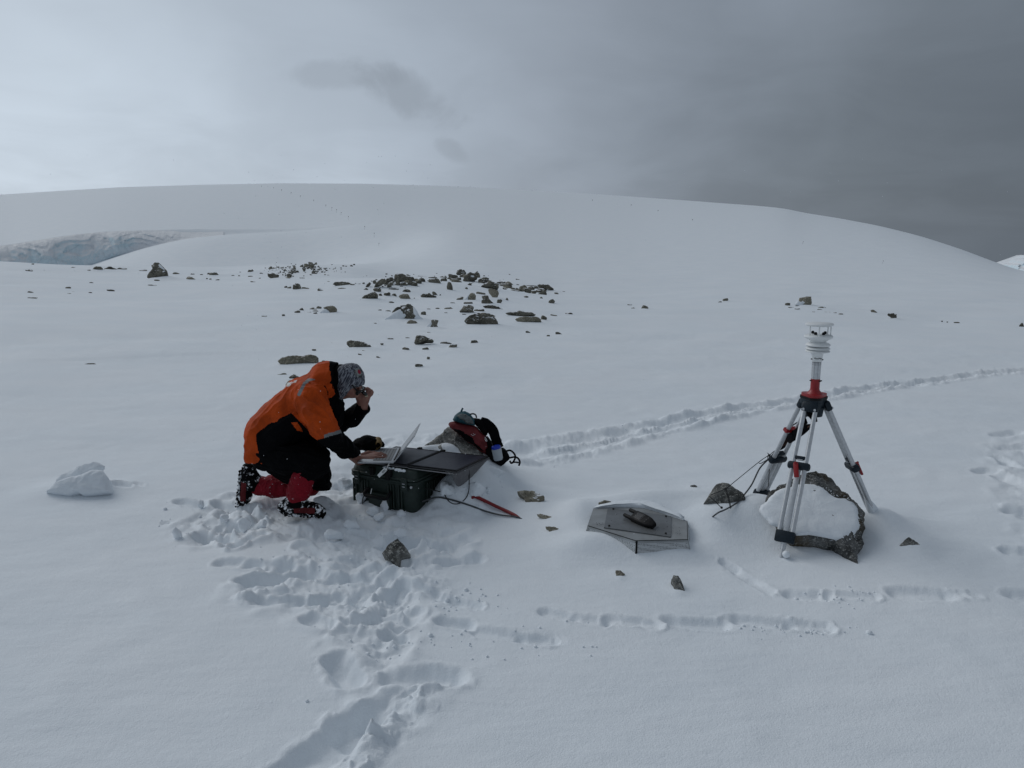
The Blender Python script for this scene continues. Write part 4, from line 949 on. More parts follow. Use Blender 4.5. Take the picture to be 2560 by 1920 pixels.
def weather_sensor(head):
    hx, hy, hz = head; s = .000527 * .975
    zy = lambda y: atY(2040, 780 + y * .22905, hy)[2]
    e = empty('weather_sensor', (hx, hy, hz + .085), 'white ultrasonic weather sensor on a short aluminium pole above the tripod', 'weather sensor')
    P = lambda pts: [(r * s, zy(y)) for r, y in pts]
    c = (hx, hy, 0)
    m = MB(); m.add(*lathe(P([(30, 152), (130, 150), (145, 140), (146, 130), (135, 120), (60, 112), (5, 110)]), c, n=48)); m.build('top_plate', WHITE, e, smooth=True)
    m = MB(); m.add(*lathe(P([(72, 330), (84, 315), (105, 300), (138, 284), (146, 270), (143, 256), (132, 249), (40, 247)]), c, n=48)); m.build('lower_plate', WHITE, e, smooth=True)
    for a in (200, 250, 330, 20): # four posts
        a = math.radians(a); q = np.array([hx + math.cos(a) * 118 * s, hy + math.sin(a) * 118 * s, 0]); m = MB()
        m.add(*tube([q + [0, 0, zy(252)], q + [0, 0, zy(146)]], .0034, 10)); m.build('post', WHITE, e, smooth=True)
    for a in (225, 120, 285, 15):
        a = math.radians(a); q = np.array([hx + math.cos(a) * 78 * s, hy + math.sin(a) * 78 * s, zy(250)]); m = MB()
        m.add(*lathe([(.0088, -.004), (.0088, .004)], q, n=14)); m.build('transducer_base', WHITE, e, smooth=True)
        m = MB(); m.add(*lathe([(.0082, .004), (.0084, .013), (.006, .018), (.001, .0195)], q, n=14)); m.build('transducer', BLACK, e, smooth=True)
    m = MB(); m.add(*lathe(P([(60, 372), (118, 370), (128, 358), (118, 344), (92, 332), (70, 328)]), c, n=48)); m.build('shield_hood', WHITE, e, smooth=True)
    for y0 in (374, 404):
        m = MB(); m.add(*lathe(P([(70, y0 + 30), (122, y0 + 31), (128, y0 + 24), (112, y0 + 8), (70, y0 + 4)]), c, n=48)); m.build('louver', WHITE, e, smooth=True)
    m = MB(); m.add(*lathe(P([(66, 420), (66, 330)]), c, n=24)); m.build('shield_core', simple("grey_core", (.25, .26, .27), .6), e)
    m = MB(); m.add(*lathe(P([(50, 540), (54, 535), (55, 510), (56, 490), (64, 440), (66, 432)]), c, n=40)); m.build('neck', WHITE, e, smooth=True)
    m = MB()
    n = 64; rr = 47 * s; V = []; zs = (zy(770), zy(545))
    for z in zs:
        for j in range(n):
            a = 2 * math.pi * j / n; k = abs(((j * 8 / n) % 1) - .5); r = rr * (1 - (.10 if k > .40 else 0)); V.append((hx + r * math.cos(a), hy + r * math.sin(a), z))
    F = [(j, (j + 1) % n, n + (j + 1) % n, n + j) for j in range(n)] + [tuple(range(n, 2 * n))]
    m.add(V, F); m.build('pole', ALU, e)
    m = MB()
    for a, y in ((190, 745), (300, 748), (345, 748), (185, 512), (320, 515)):
        a = math.radians(a); q = np.array([hx, hy, zy(y)]); d = np.array([math.cos(a), math.sin(a), 0]); m.add(*tube([q + d * .02, q + d * .034], .0035, 8))
    m.build('screws', CORD, e)
    def wrap(V):
        r = 57.5 * s; a = math.radians(-100) + V[:, 0] / r; return np.stack([hx + (r + V[:, 2]) * np.cos(a), hy + (r + V[:, 2]) * np.sin(a), zy(501) + V[:, 1]], -1)
    text_part('MaxiMet', .013, None, None, None, INK, e, place=wrap)
    m = MB()
    for y in (548, 556, 566, 574): m.add(*lathe(P([(47.6, y + 1.5), (47.6, y)]), c, n=40))
    m.build('label_lines', CABLE, e)

def gear_cables():
    Y = YH
    p3 = lambda x, y, dy=0.: atY(1880 + x * .22905, 780 + y * .22905, Y + dy)
    m = MB(); r = random.Random(3)
    e = empty('cable_bundle', p3(450, 1370, .1), 'black bundled cables slung between the tripod legs and wrapped under its head', 'cable')
    for k in range(9):
        o = (k - 4) * 9
        P = [p3(630 + o * .2, 1035, .03), p3(650 + o, 1110, -.06), p3(690 + o * .3, 1190, -.02)]
        m.add(*tube(spline(P, 6), .0075, 6))
    m.build('head_wrap', BCLOTH, e, smooth=True); m = MB()
    for k in range(10):
        o = (k - 4.5) * 8
        P = [p3(650, 1235, -.03), p3(560 + o * .3, 1280 + o * .9, .03), p3(470, 1340 + o * 1.2, .10), p3(380 + o * .2, 1400 + o * 1.0, .24), p3(330, 1450 + o * .9, .28), p3(290, 1488 + o * .3, .3)]
        m.add(*tube(spline(P, 6), .0085, 6))
    m.build('cable_sling', BCLOTH, e, smooth=True)
    for k, o in enumerate((-12, 14, 30)):
        P = [p3(630, 1243 + o * .1, -.045), p3(540, 1280 + o, .08), p3(470, 1325 + o * 1.2, .16), p3(380, 1405 + o, .22), p3(310, 1470 + o * .3, .27)]
        mm = MB(); mm.add(*tube(spline(P, 6), .0009, 5)); mm.build('brown_thread', simple("brown_thread", (.09, .03, .012), .8), e)
    V, F, _ = blob([p3(a, b, .12) for a, b in [(570, 1130), (590, 1160), (608, 1215), (575, 1235), (548, 1225), (550, 1180)]], front=.02, back=.02, noise=.004, nscale=.03, rings=6, n=40)
    part('strap_end', V, F, BCLOTH, e)
    c = MB(); gz = ong(1776, 1297)
    P = [p3(640, 1090, .05), p3(560, 1165, .1), p3(440, 1240, .2), p3(385, 1300, .3), p3(330, 1400, .32), p3(270, 1500, .33), atY(1925, 1144, Y + .3), atY(1900, 1170, Y + .25), atY(1880, 1210, Y + .18), atY(1862, 1235, Y + .1), atY(1845, 1255, Y + .02), atY(1815, 1273, Y - .06), atY(1795, 1282, Y - .1), atY(1778, 1295, gz[1])]
    c.add(*tube(spline(P, 8), .0045, 8)); o = c.build('sensor_cable', CABLE, None, smooth=True); tag(o, 'grey sensor cable running from the tripod head down past the roped rock', 'cable'); origin_to(o, P[-1])
    c = MB()
    for P in ([atY(1925, 1136, Y + .28), atY(1900, 1153, Y + .2), atY(1860, 1185, Y + .05), atY(1815, 1222, Y - .05)], [atY(1932, 1140, Y + .28), atY(1905, 1157, Y + .2), atY(1897, 1158, Y + .2)],
              [atY(1945, 1122, Y + .3), atY(1925, 1138, Y + .28), atY(1924, 1165, Y + .26), atY(1922, 1195, Y + .26), atY(1921, 1216, Y + .26)], [atY(1918, 1132, Y + .27), atY(1926, 1140, Y + .26), atY(1924, 1150, Y + .25), atY(1919, 1146, Y + .26), atY(1921, 1136, Y + .27)],
              [atY(1815, 1222, Y - .05), atY(1795, 1230, Y - .06), atY(1776, 1238, Y - .06)], [atY(1815, 1222, Y - .06), atY(1820, 1245, Y - .10), atY(1826, 1272, Y - .11)], [atY(1812, 1222, Y - .06), atY(1821, 1240, Y - .10), atY(1828, 1270, Y - .11)],
              [atY(1773, 1240, Y - .07), atY(1788, 1254, Y - .11), atY(1804, 1270, Y - .12)]):
        c.add(*tube(spline(P, 6), .0022, 6))
    for q in (atY(1814, 1222, Y - .06), atY(1804, 1269, Y - .12), atY(1924, 1140, Y + .27)):
        V, F = ico(1); c.add(V * .008 + q, F)
    o = c.build('guy_cord', CORD, None, smooth=True); tag(o, 'thin dark guy cord tied from the tripod leg round the grey rock', 'cord'); origin_to(o, atY(1815, 1222, Y - .05))

# ------------------------------------------------------------------ near rocks
z5, z4 = Zf(1280, 1200, .22604), Zf(1720, 1100, .28029)
z400 = Zf(400, 1180, .4702)
NR = [
 (z5, [(55, 130), (130, 112), (220, 115), (300, 140), (350, 180), (365, 215), (300, 250), (245, 285), (200, 292), (150, 240), (130, 190), (90, 150)], 'olive grey wedge rock poking out of the snow right of the red pole', .5, ROCKL),
 (z5, [(275, 378), (340, 375), (430, 405), (490, 440), (460, 450), (390, 438), (340, 420)], 'thin flat rock edge in the snow left of the perforated cover', .4, ROCKL),
 (z5, [(370, 515), (470, 515), (518, 538), (450, 585), (405, 572), (400, 530)], 'small triangular rock chip under the thin flat one, left of the perforated cover', .5, ROCKL),
 (z5, [(1145, 998), (1200, 998), (1252, 1045), (1180, 1095), (1155, 1085)], 'small brown rock point in the snow below the perforated cover', .5, ROCKL),
 (z5, [(1785, 1045), (1840, 1060), (1880, 1120), (1918, 1252), (1860, 1258), (1795, 1240), (1785, 1160), (1757, 1100)], 'dark upright rock finger in the snow between cover and tripod foot', .5, ROCKN),
 (z5, [(910, 297), (960, 250), (1020, 222), (1090, 235), (1165, 272), (1050, 298)], 'tan rock peeping out behind the left corner of the perforated cover', .5, ROCKL),
 (z5, [(1985, 58), (2015, 50), (2040, 70), (2065, 95), (2030, 84), (2005, 70)], 'tiny rock sliver in the snow between perforated cover and roped rock', .4, ROCKN),
 (z4, [(1880, 950), (1930, 890), (1970, 866), (2040, 910), (2145, 1018), (2060, 1000), (1960, 975)], 'grey pointed rock in the snow right of the tripod boulder', .5, ROCKN),
 (z4, [(135, 572), (190, 490), (240, 415), (290, 390), (360, 400), (440, 460), (490, 500), (515, 580), (400, 612), (300, 642), (250, 640), (200, 592)], 'speckled grey rock tied with cord left of the tripod', .75, ROCKN),
 (z4, [(445, 625), (510, 600), (600, 572), (625, 545), (665, 535), (570, 625), (490, 642)], 'low dark rock edge under the left tripod foot', .4, ROCKN),
 (z4, [(300, 640), (345, 636), (388, 650), (335, 672)], 'tiny rock chip beside the grey cable at the roped rock', .4, ROCKN),
 (z400, [(1178, 432), (1215, 388), (1262, 352), (1310, 405), (1337, 442), (1282, 455), (1272, 505), (1238, 478)], 'rough dark rock in the churned snow below the green case', .6, ROCKN),
 (z4, [(60, 400), (75, 405), (92, 430), (70, 420), (20, 405)], 'small black rock sliver above left of the roped rock', .4, ROCKN),
]
def near_rocks():
    for i, (zf, pts, lab, tk, mat) in enumerate(NR):
        P = [zf(*p) for p in pts]; xs = [p[0] for p in P]; ys = [p[1] for p in P]
        G = ong((min(xs) + max(xs)) / 2, max(ys)); n = nrmz([0, -.62, .78]); p0 = G + np.array([0, 0, .004])
        W3 = np.array([onplane(a, b, p0, n) for a, b in P]); s = ((G - C0) @ CF) / FPX; dd = min(max(ys) - min(ys), max(xs) - min(xs)) * s * tk
        V, F, nn = blob(W3, p=2.4, front=dd * (.55 if 'cord' in lab else .16), back=dd * 1.2 + .02, noise=dd * .10, nscale=dd * 1.0, seed=i + 60, jit=.05, rings=14, n=150)
        o = mesh('rock', V, F, mat); origin_to(o, G); tag(o, lab, 'rock')
        PITS.append((W3.mean(0)[0], W3.mean(0)[1] + .02, (max(xs) - min(xs)) * s * 1.0, dd * .34)); PITS.append((W3.mean(0)[0], W3[:, 1].min() - .01, (max(xs) - min(xs)) * s * .55, dd * .22))
    # boulder under the tripod
    B = [(690, 515), (760, 450), (860, 400), (950, 340), (1040, 290), (1130, 283), (1200, 310), (1290, 370), (1400, 480), (1500, 570), (1572, 660), (1575, 760), (1565, 900), (1530, 1000), (1495, 1105), (1400, 1040), (1300, 938), (1200, 918), (1100, 908), (930, 885), (850, 800), (760, 650)]
    q0, q1 = z4(1495, 1105), z4(1130, 285); A = ong(*q0); Bt = atY(*q1, A[1] + .62)
    ax = Bt - A; ax[0] = 0; ax = nrmz(ax); n = nrmz(np.cross((1, 0, 0), ax)); n = n if n[2] > 0 else -n
    W3 = [onplane(*z4(*p), A, n) for p in B]
    V, F, nn = blob(W3, p=3., front=.035, back=.22, noise=.014, nscale=.08, seed=5, jit=.015, rings=20, n=240)
    e = empty('boulder', A, 'big speckled boulder under the tripod, snow filling its face inside a bare rock rim', 'boulder')
    part('stone', V, F, ROCKB, e); RV = V.copy()
    S = [(640, 640), (690, 560), (780, 480), (860, 430), (960, 400), (1060, 385), (1150, 390), (1210, 425), (1260, 465), (1340, 522), (1420, 520), (1470, 565), (1525, 640), (1530, 740), (1500, 830), (1470, 880), (1400, 902), (1300, 885), (1200, 865), (1090, 848), (960, 852), (860, 800), (740, 760)]
    V, F, _ = blob([onplane(*z4(*p), A + nn * .028, n) for p in S], p=2.6, front=.020, back=.03, noise=.005, nscale=.12, seed=9, jit=.02, rings=14, n=200)
    part('snow_cover', V, F, SNOW, e)
    rg = np.array([onplane(*z4(*p), A + nn * .028, n) for p in S]); rg = np.concatenate([rg, rg[:1]]); r = random.Random(6); cm = MB(); t0 = np.linspace(0, len(rg) - 1, 900); bd = np.stack([np.interp(t0, np.arange(len(rg)), rg[:, i]) for i in range(3)], -1)
    dd_ = np.array([np.linalg.norm(bd - v_, axis=1).min() for v_ in RV]); ok = np.nonzero((dd_ < .020) & ((RV - A) @ nn > -.01))[0]
    for _ in range(150):
        j = r.choice(list(ok)); q_ = r.uniform(.0015, .0045) * (1.3 - dd_[j] / .020); V2, F2 = ico(1); cm.add(V2 * [q_, q_, q_ * .7] + RV[j] + nn * .001 + np.array([r.gauss(0, .003), r.gauss(0, .003), r.gauss(0, .002)]), F2)
    tag(cm.build('snow_crumbs', SNOW, e, smooth=True), kind='stuff')
    # rock the backpack leans on
    z2 = Zf(820, 1000, .23508)
    R_ = [(1040, 500), (1085, 470), (1150, 400), (1230, 350), (1275, 276), (1335, 290), (1450, 390), (1560, 480), (1650, 570), (1710, 620), (1765, 692), (1700, 760), (1500, 780), (1200, 760), (1050, 640)]
    G = ong(*z2(1760, 700)); n = nrmz([-.1, -.80, .6]); p0 = G + np.array([0, .02, 0])
    V, F, nn = blob([onplane(*z2(*p), p0, n) for p in R_], p=2.6, front=.05, back=.22, noise=.014, nscale=.10, seed=21, jit=.02, rings=18, n=220)
    e = empty('boulder', G, 'speckled grey boulder behind the green case with the backpack leaning on it', 'boulder'); part('stone', V, F, ROCKN, e)
    S = [(760, 520), (900, 500), (1040, 480), (1110, 468), (1180, 468), (1240, 448), (1320, 468), (1385, 512), (1440, 578), (1520, 598), (1640, 655), (1760, 705), (1880, 765), (1800, 830), (1500, 860), (1200, 800), (900, 700)]
    V, F, _ = blob([onplane(*z2(*p), p0 + nn * .035, n) for p in S], p=2.6, front=.028, back=.06, noise=.008, nscale=.12, seed=22, rings=14, n=140)
    part('snow_drift', V, F, SNOW, e)
    return G

# ------------------------------------------------------------------ perforated cover with the handheld set on it
def perf_mat():
    m, g, b = material("perforated_sheet")
    P = g.n('ShaderNodeTexCoord').outputs['Object']
    v = g.vor(P, 130, rnd=.25); k = g.m('MULTIPLY', g.mapr(v, .25, .45, 1, 0), .75)
    g.put(b.inputs['Base Color'], g.mix(k, (.50, .52, .53, 1), (.03, .032, .034, 1))); b.inputs['Metallic'].default_value = .5; b.inputs['Roughness'].default_value = .5
    return m
def cover():
    zt = .105; c = lambda x, y, z=zt: onz(*z5(x, y), z)
    A, B, Cc, Dd, E = c(905, 310), c(840, 502), c(1368, 668), c(1940, 656), c(1933, 458); Fv = A + Dd - Cc; Fv = B * 0 + (A + E) / 2 + (A + E - B - Dd) / 2 * 0 + (np.array([0, 1, 0]) * .0)
    cen = (A + Dd) / 2; Fv = 2 * cen - Cc; E = (E + 2 * cen - B) / 2
    top = [B, Cc, Dd, E, Fv, A]; e = empty('metal_cover', [cen[0], cen[1], 0.], 'low hexagonal perforated metal cover half sunk in the snow, handheld set lying on it', 'metal cover')
    m = MB(); m.add(*slab([p - [0, 0, .003] for p in top], (0, 0, 1), .003)); m.build('top_sheet', ALUD, e)
    PM = perf_mat()
    for i in range(6):
        a, b = top[i], top[(i + 1) % 6]; oa = nrmz((a - cen) * [1, 1, 0]); ob = nrmz((b - cen) * [1, 1, 0])
        a0, b0 = a - [0, 0, .004], b - [0, 0, .004]
        a1, b1 = a0 + oa * .055 - [0, 0, .16], b0 + ob * .055 - [0, 0, .16]
        n = nrmz(np.cross(b0 - a0, a1 - a0)); n = n if np.dot(n, a - cen) > 0 else -n
        m = MB(); m.add(*slab([a0, b0, b1, a1], -n, .002)); m.build('side_panel', PM, e)
        m = MB(); w = nrmz(b0 - a0)
        m.add(*slab([a0 + n * .0015, a0 + w * .010 + n * .0015, a1 + w * .010 + n * .0015, a1 + n * .0015], n, .002)); m.build('corner_strip', ALUD if i not in (1,) else BLACK, e)
        m = MB(); d = nrmz(a1 - a0); m.add(*slab([a0 + n * .001, b0 + n * .001, b0 + d * .010 + n * .001, a0 + d * .010 + n * .001], n, .002)); m.build('edge_fold', ALUD, e)
        m = MB(); m.add(*tube([a - [0, 0, .001], b - [0, 0, .001]], .0014, 6)); m.build('seam', BLACK if i in (0, 1, 2) else ALUD, e)
    SB = [(895, 306), (1000, 292), (1150, 290), (1350, 292), (1500, 306), (1640, 348), (1740, 386), (1925, 446), (1900, 400), (1760, 335), (1640, 275), (1500, 236), (1350, 226), (1180, 238), (1000, 262)]
    V, F, _ = blob([onz(*z5(*p), zt + .006) for p in SB], c=onz(*z5(1400, 285), zt + .006), p=2., front=.016, back=.05, noise=.003, nscale=.05, rings=8, n=110); part('snow_patch', V, F, SNOW, e)
    pl = [onz(*z5(*p), zt + .004) for p in [(1060, 308), (1762, 400), (1757, 630), (1018, 525)]]
    m = MB(); m.add(*slab([p - [0, 0, .003] for p in pl], (0, 0, 1), .004)); m.build('lid_plate', simple("dark_sheet", (.20, .21, .218), .5, .6, .3, 7, .001), e)
    for (x, y) in [(1120, 322), (1703, 402), (1700, 592), (1075, 507)]:
        q = onz(*z5(x, y), zt + .006); m = MB(); m.add(*lathe([(.006, 0), (.006, .004), (.003, .006)], q, n=8)); m.build('bolt', CORD, e)
    r = random.Random(2); m = MB()
    for k in range(46):
        x, y = r.choice([(r.uniform(1080, 1720), r.uniform(360, 600)), (r.uniform(1500, 1740), r.uniform(440, 610)), (r.uniform(1760, 1860), r.uniform(470, 600)), (r.uniform(920, 1010), r.uniform(470, 500))])
        q = onz(*z5(x, y), zt + .006); V, F = ico(1); m.add(V * [r.uniform(.0015, .003), r.uniform(.0015, .003), .001] + q, F)
    tag(m.build('water_drops', simple("water_drop", (.05, .055, .06), .1), e, smooth=True), kind='stuff')
    # handheld
    p0 = onz(*z5(1350, 395), zt + .030); p1 = onz(*z5(1570, 505), zt + .022); L = np.linalg.norm(p1 - p0); ax = nrmz(p1 - p0)
    sd = nrmz(np.cross((0, 0, 1), ax)); up = np.cross(ax, sd); ti = math.radians(28); s2 = sd * math.cos(ti) + up * math.sin(ti); u2 = -sd * math.sin(ti) + up * math.cos(ti)
    if np.dot(u2, C0 - p0) < np.dot(sd * math.sin(ti) + up * math.cos(ti), C0 - p0): s2 = sd * math.cos(ti) - up * math.sin(ti); u2 = sd * math.sin(ti) + up * math.cos(ti)
    r_ = empty('handheld_radio', (p0 + p1) / 2 * [1, 1, 0] + [0, 0, zt + .005], 'black rugged handheld set with two stub antennas lying on the metal cover', 'handheld radio')
    m = MB(); m.add(*loft_rr([(-.003, .056, .026, .010), (.006, .070, .036, .012), (L * .45, .073, .038, .012), (L * .74, .066, .036, .012), (L * .98, .040, .028, .010), (L * 1.02, .030, .02, .008)], p0, s2, u2, ax)); m.build('body', BLACK, r_, smooth=True)
    for s in (-1, 1):
        m = MB(); b0 = p0 + s2 * s * .023; m.add(*loft_rr([(-.060, .014, .014, .004), (-.057, .018, .018, .005), (-.01, .020, .020, .006), (.004, .02, .02, .006)], b0, s2, u2, ax)); m.build('antenna', BLACK, r_, smooth=True)
    m = MB(); m.add(*box(p0 + ax * L * .30 + u2 * .0185, (.040, .046, .003), s2, ax, u2, .001)); m.build('screen', SCRN, r_)
    m = MB(); m.add(*box(p0 + ax * L * .30 + u2 * .0178, (.050, .058, .003), s2, ax, u2, .001)); m.build('bezel', simple("dark_rubber", (.02, .02, .022), .7), r_)
    m = MB()
    for k in range(3):
        m.add(*lathe([(.005, 0), (.004, .003)], p0 + ax * L * .68 + s2 * (k - 1) * .015 + u2 * .0175, u2, n=10))
    m.build('buttons', simple("button_rubber", (.03, .03, .032), .6), r_)
    m = MB(); m.add(*loft_rr([(L * .1, .066, .02, .006), (L * .6, .066, .02, .006)], p0, s2, u2, ax)); m.build('side_grip', BLACK, r_, smooth=True)
# ------------------------------------------------------------------ green case, solar panel, laptop
def case_and_top():
    zr = .213
    RC = onz(1035, 1207, zr); LC = onz(873, 1179, zr); QC = onz(1123, 1188, zr)
    X = nrmz((RC - LC) * [1, 1, 0]); W = np.linalg.norm((RC - LC)[:2]); Y = np.array([-X[1], X[0], 0]); Dp = .40; Z = np.array([0, 0, 1.])
    cen = (RC + LC) / 2 + Y * Dp / 2; cen[2] = 0
    e = empty('equipment_case', cen * [1, 1, 0] + [0, 0, -.05], 'dark green rugged equipment case half dug into the snow beside the kneeling person', 'equipment case')
    w, d = W + .004, Dp
    m = MB(); m.add(*loft_rr([(-.14, w - .07, d - .07, .045), (0, w - .04, d - .04, .05), (.16, w - .022, d - .022, .05), (.190, w - .02, d - .02, .05)], cen, X, Y, Z, 7)); m.build('body', CASEG, e, smooth=True)
    m = MB(); m.add(*loft_rr([(.190, w, d, .05), (.196, w + .008, d + .008, .052), (.205, w + .008, d + .008, .052), (.208, w, d, .05)], cen, X, Y, Z, 7)); m.build('body_rim', CASEG, e, smooth=True)
    m = MB(); m.add(*loft_rr([(.2085, w - .006, d - .006, .05), (.2115, w - .006, d - .006, .05)], cen, X, Y, Z, 7)); m.build('seal', BLACK, e)
    m = MB(); m.add(*loft_rr([(.212, w + .006, d + .006, .052), (.224, w + .008, d + .008, .052), (.228, w - .008, d - .008, .05), (.262, w - .03, d - .03, .05), (.272, w - .05, d - .05, .045)], cen, X, Y, Z, 7)); m.build('lid', CASEG, e, smooth=True)
    fr = cen - Y * d / 2
    for t in (-.44, -.40, -.30, -.26, -.22, .10, .14, .18, .26, .30):
        m = MB(); m.add(*box(fr + X * t * w + Z * .10 - Y * (-.008) , (.010, .016, .15), X, Y, Z, .003)); m.build('rib', CASEG, e)
    sdx = cen + X * w / 2
    for k in range(9):
        m = MB(); m.add(*box(sdx + Y * (-.06 + k * .026) + Z * .11 - X * .004, (.014, .009, .13), X, Y, Z, .003)); m.build('rib', CASEG, e)
    for t in (-.36, .36):
        m = MB(); q = fr + X * t * w
        m.add(*box(q - Y * .008 + Z * .205, (.040, .016, .055), X, Y, Z, .004)); m.add(*box(q - Y * .010 + Z * .165, (.046, .012, .035), X, Y, Z, .004)); m.build('latch', CASEG, e, smooth=True)
        m = MB()
        for s in (-1, 1): m.add(*box(q - Y * .016 + Z * (.19 + .009 * s), (.020, .004, .0045), X, Y, Z, .001))
        m.build('latch_plate', ALU, e)
    for t in (-.12, .14):
        m = MB(); m.add(*box(fr + X * t * w - Y * .004 + Z * .245, (.028, .03, .05), X, Y, Z, .004)); m.build('lid_lug', BLACK, e)
    # front handle hanging down
    hc = fr - Y * .035 + X * (-.02) * w
    P = [hc - X * .085 + Y * .03 + Z * .128, hc - X * .088 + Z * .112, hc - X * .075 - Y * .012 + Z * .096, hc - Y * .016 + Z * .098, hc + X * .075 - Y * .012 + Z * .096, hc + X * .088 + Z * .112, hc + X * .085 + Y * .03 + Z * .128]
    m = MB(); m.add(*tube(spline(P, 5), .011, 10)); m.build('handle', BLACK, e, smooth=True)
    m = MB(); m.add(*box(fr + X * (-.02) * w - Y * .006 + Z * .055, (.16, .03, .11), X, Y, Z, .012)); m.build('handle_pad', CASEG, e, smooth=True)
    m = MB(); m.add(*tube(spline([hc - X * .09 + Z * .10, hc - X * .11 + Z * .06, hc - X * .105 + Z * .01, hc - X * .08 - Z * .01], 6), .003, 6)); m.build('wire_loop', CORD, e, smooth=True)
    m = MB(); m.add(*tube([hc - X * .03 - Y * .02 + Z * .115, hc - X * .022 - Y * .018 + Z * .148], .0022, 6)); m.build('zip_tie', WHITE, e)
    m = MB(); m.add(*ribbon([fr + X * .12 * w - Y * .012 + Z * .275, fr + X * .12 * w - Y * .018 + Z * .235, fr + X * .12 * w - Y * .012 + Z * .205], .03, .004, up=-Y)); m.build('strap', BLACK, e)
    m = MB(); q = cen + X * (w / 2 - .045) - Y * (d / 2 - .005) + Z * .18; m.add(*lathe([(.008, 0), (.008, .008), (.004, .010)], q + X * .02, -Y, n=12)); m.build('pressure_valve', ALU, e)
    # snow along the lid edge
    m = MB(); r = random.Random(4)
    for k in range(26):
        t = r.choice([r.uniform(.02, .16), r.uniform(.2, .34)]); V, F = ico(2); V = V * [r.uniform(.008, .017), r.uniform(.006, .012), r.uniform(.004, .008)] * (1 + .2 * pn(V * 3 + k)[:, None]); m.add(V + fr + X * t * w + Y * r.uniform(.014, .03) + Z * (.268 + r.uniform(-.004, .004)), F)
    tag(m.build('snow_crumbs', SNOW, e, smooth=True), kind='stuff')
    # panel
    zp = .285
    g5 = lambda x, y, z=zp: onz(*z2_(x, y), z)
    A, Bv, E, Fv = g5(858, 712), g5(1372, 772), g5(1692, 636), g5(1222, 548)
    u = Bv - A; v = ((E - Bv) + (Fv - A)) / 2; E = Bv + v; Fv = A + v; Lq, Lf = A - u * 1.04, Fv - u * 1.04
    pe = empty('solar_panel', (A + E) / 2, 'dark folding solar panel laid open across the green case', 'solar panel')
    un, vn = nrmz(u), nrmz(v); n = np.cross(un, vn)
    for (a, b, c, d_) in ((A, Bv, E, Fv), (Lq, A - un * .012, Fv - un * .012, Lf)):
        m = MB(); m.add(*slab([a, b, c, d_], (0, 0, 1), .010)); m.build('panel_backing', GFAB, pe)
        i = .012; m = MB(); m.add(*slab([a + un * i + vn * i + [0, 0, .0105], b - un * i + vn * i + [0, 0, .0105], c - un * i - vn * i + [0, 0, .0105], d_ + un * i - vn * i + [0, 0, .0105]], (0, 0, 1), .002)); m.build('cell_sheet', PANELM, pe)
        for (s0, s1) in ((a, b), (b, c), (c, d_), (d_, a)):
            m = MB(); m.add(*tube([s0 + [0, 0, .010], s1 + [0, 0, .010]], .0035, 6)); m.build('edge_piping', BLACK, pe)
    m = MB(); m.add(*slab([A - un * .012 + [0, 0, .006], A + [0, 0, .006], Fv + [0, 0, .006], Fv - un * .012 + [0, 0, .006]], (0, 0, 1), .003)); m.build('hinge_strip', GFAB, pe)
    m = MB(); m.add(*box(Fv + vn * .012 + [0, 0, .012], (.025, .03, .015), un, vn, (0, 0, 1), .004)); m.build('hinge_tab', BLACK, pe)
    m = MB(); m.add(*box((Fv + Lf) / 2 + un * .0 + vn * .012 + [0, 0, .012], (.025, .03, .015), un, vn, (0, 0, 1), .004)); m.build('hinge_tab', BLACK, pe)
    # front lip with a silver edge
    m = MB(); m.add(*tube([Lq - vn * .004 + [0, 0, -.004], A - vn * .004 + [0, 0, -.004]], .0022, 6)); m.add(*tube([A - vn * .004 + [0, 0, -.008], Bv - vn * .004 + [0, 0, -.010]], .0028, 6)); m.build('front_cord', simple("pale_cord", (.30, .30, .31), .5), pe)
    # grey flap hanging from the right edge
    Q = [Bv + [0, 0, .006], E + [0, 0, .006]]
    lo = [atY(*z2_(1318, 812), Bv[1] - .015), atY(*z2_(1388, 918), Bv[1] + .02), atY(*z2_(1505, 840), Bv[1] + .16), atY(*z2_(1600, 745), E[1] - .10), E + [0.004, 0.002, -.004]]
    hi = [Bv + [-.02, -.004, .003], Bv + v * .10, Bv + v * .42, Bv + v * .7, E + [0, 0, .005]]
    lo, hi = spline(lo, 6), spline(hi, 6); k = len(lo); rows = 9; V = []
    for i in range(rows):
        t = i / (rows - 1); P = hi * (1 - t) + lo * t; P = P + (math.sin(t * math.pi) * .010) * np.array([1, -.3, .3]) + .004 * pn(P / .05)[:, None] * np.array([1, -.5, .2]) * (t * (1 - t) * 4)
        V.append(P)
    V = np.concatenate(V); F = [(i * k + j, i * k + j + 1, (i + 1) * k + j + 1, (i + 1) * k + j) for i in range(rows - 1) for j in range(k - 1)]
    nV = len(V); V = np.concatenate([V, V + [-.002, .0015, -.002]]); F = F + [tuple(q + nV for q in f[::-1]) for f in F]
    for j in range(k - 1): F.append((j, nV + j, nV + j + 1, j + 1)); b0 = (rows - 1) * k; F.append((b0 + j + 1, nV + b0 + j + 1, nV + b0 + j, b0 + j))
    part('flap', V, F, simple("flap_fabric", (.115, .115, .122), .7, 0, .2, 25, .002), pe)
    # laptop
    zl = zp + .014
    g2 = lambda x, y, z=zl: onz(860 + x * .10848, 1040 + y * .10848, z)
    P1, P2, P3, P4 = g2(300, 1115), g2(1150, 1098), g2(1310, 765), g2(600, 800)
    hx_ = P3 - P2; bx = (P2 - P1); bx = bx - nrmz(hx_) * np.dot(bx, nrmz(hx_)); hyp = nrmz(hx_)
    P1 = P2 - bx; P4 = P3 - bx; bn = nrmz(bx)
    le = empty('laptop', (P1 + P3) / 2, 'silver laptop open on the solar panel with a white tag hanging from it', 'laptop')
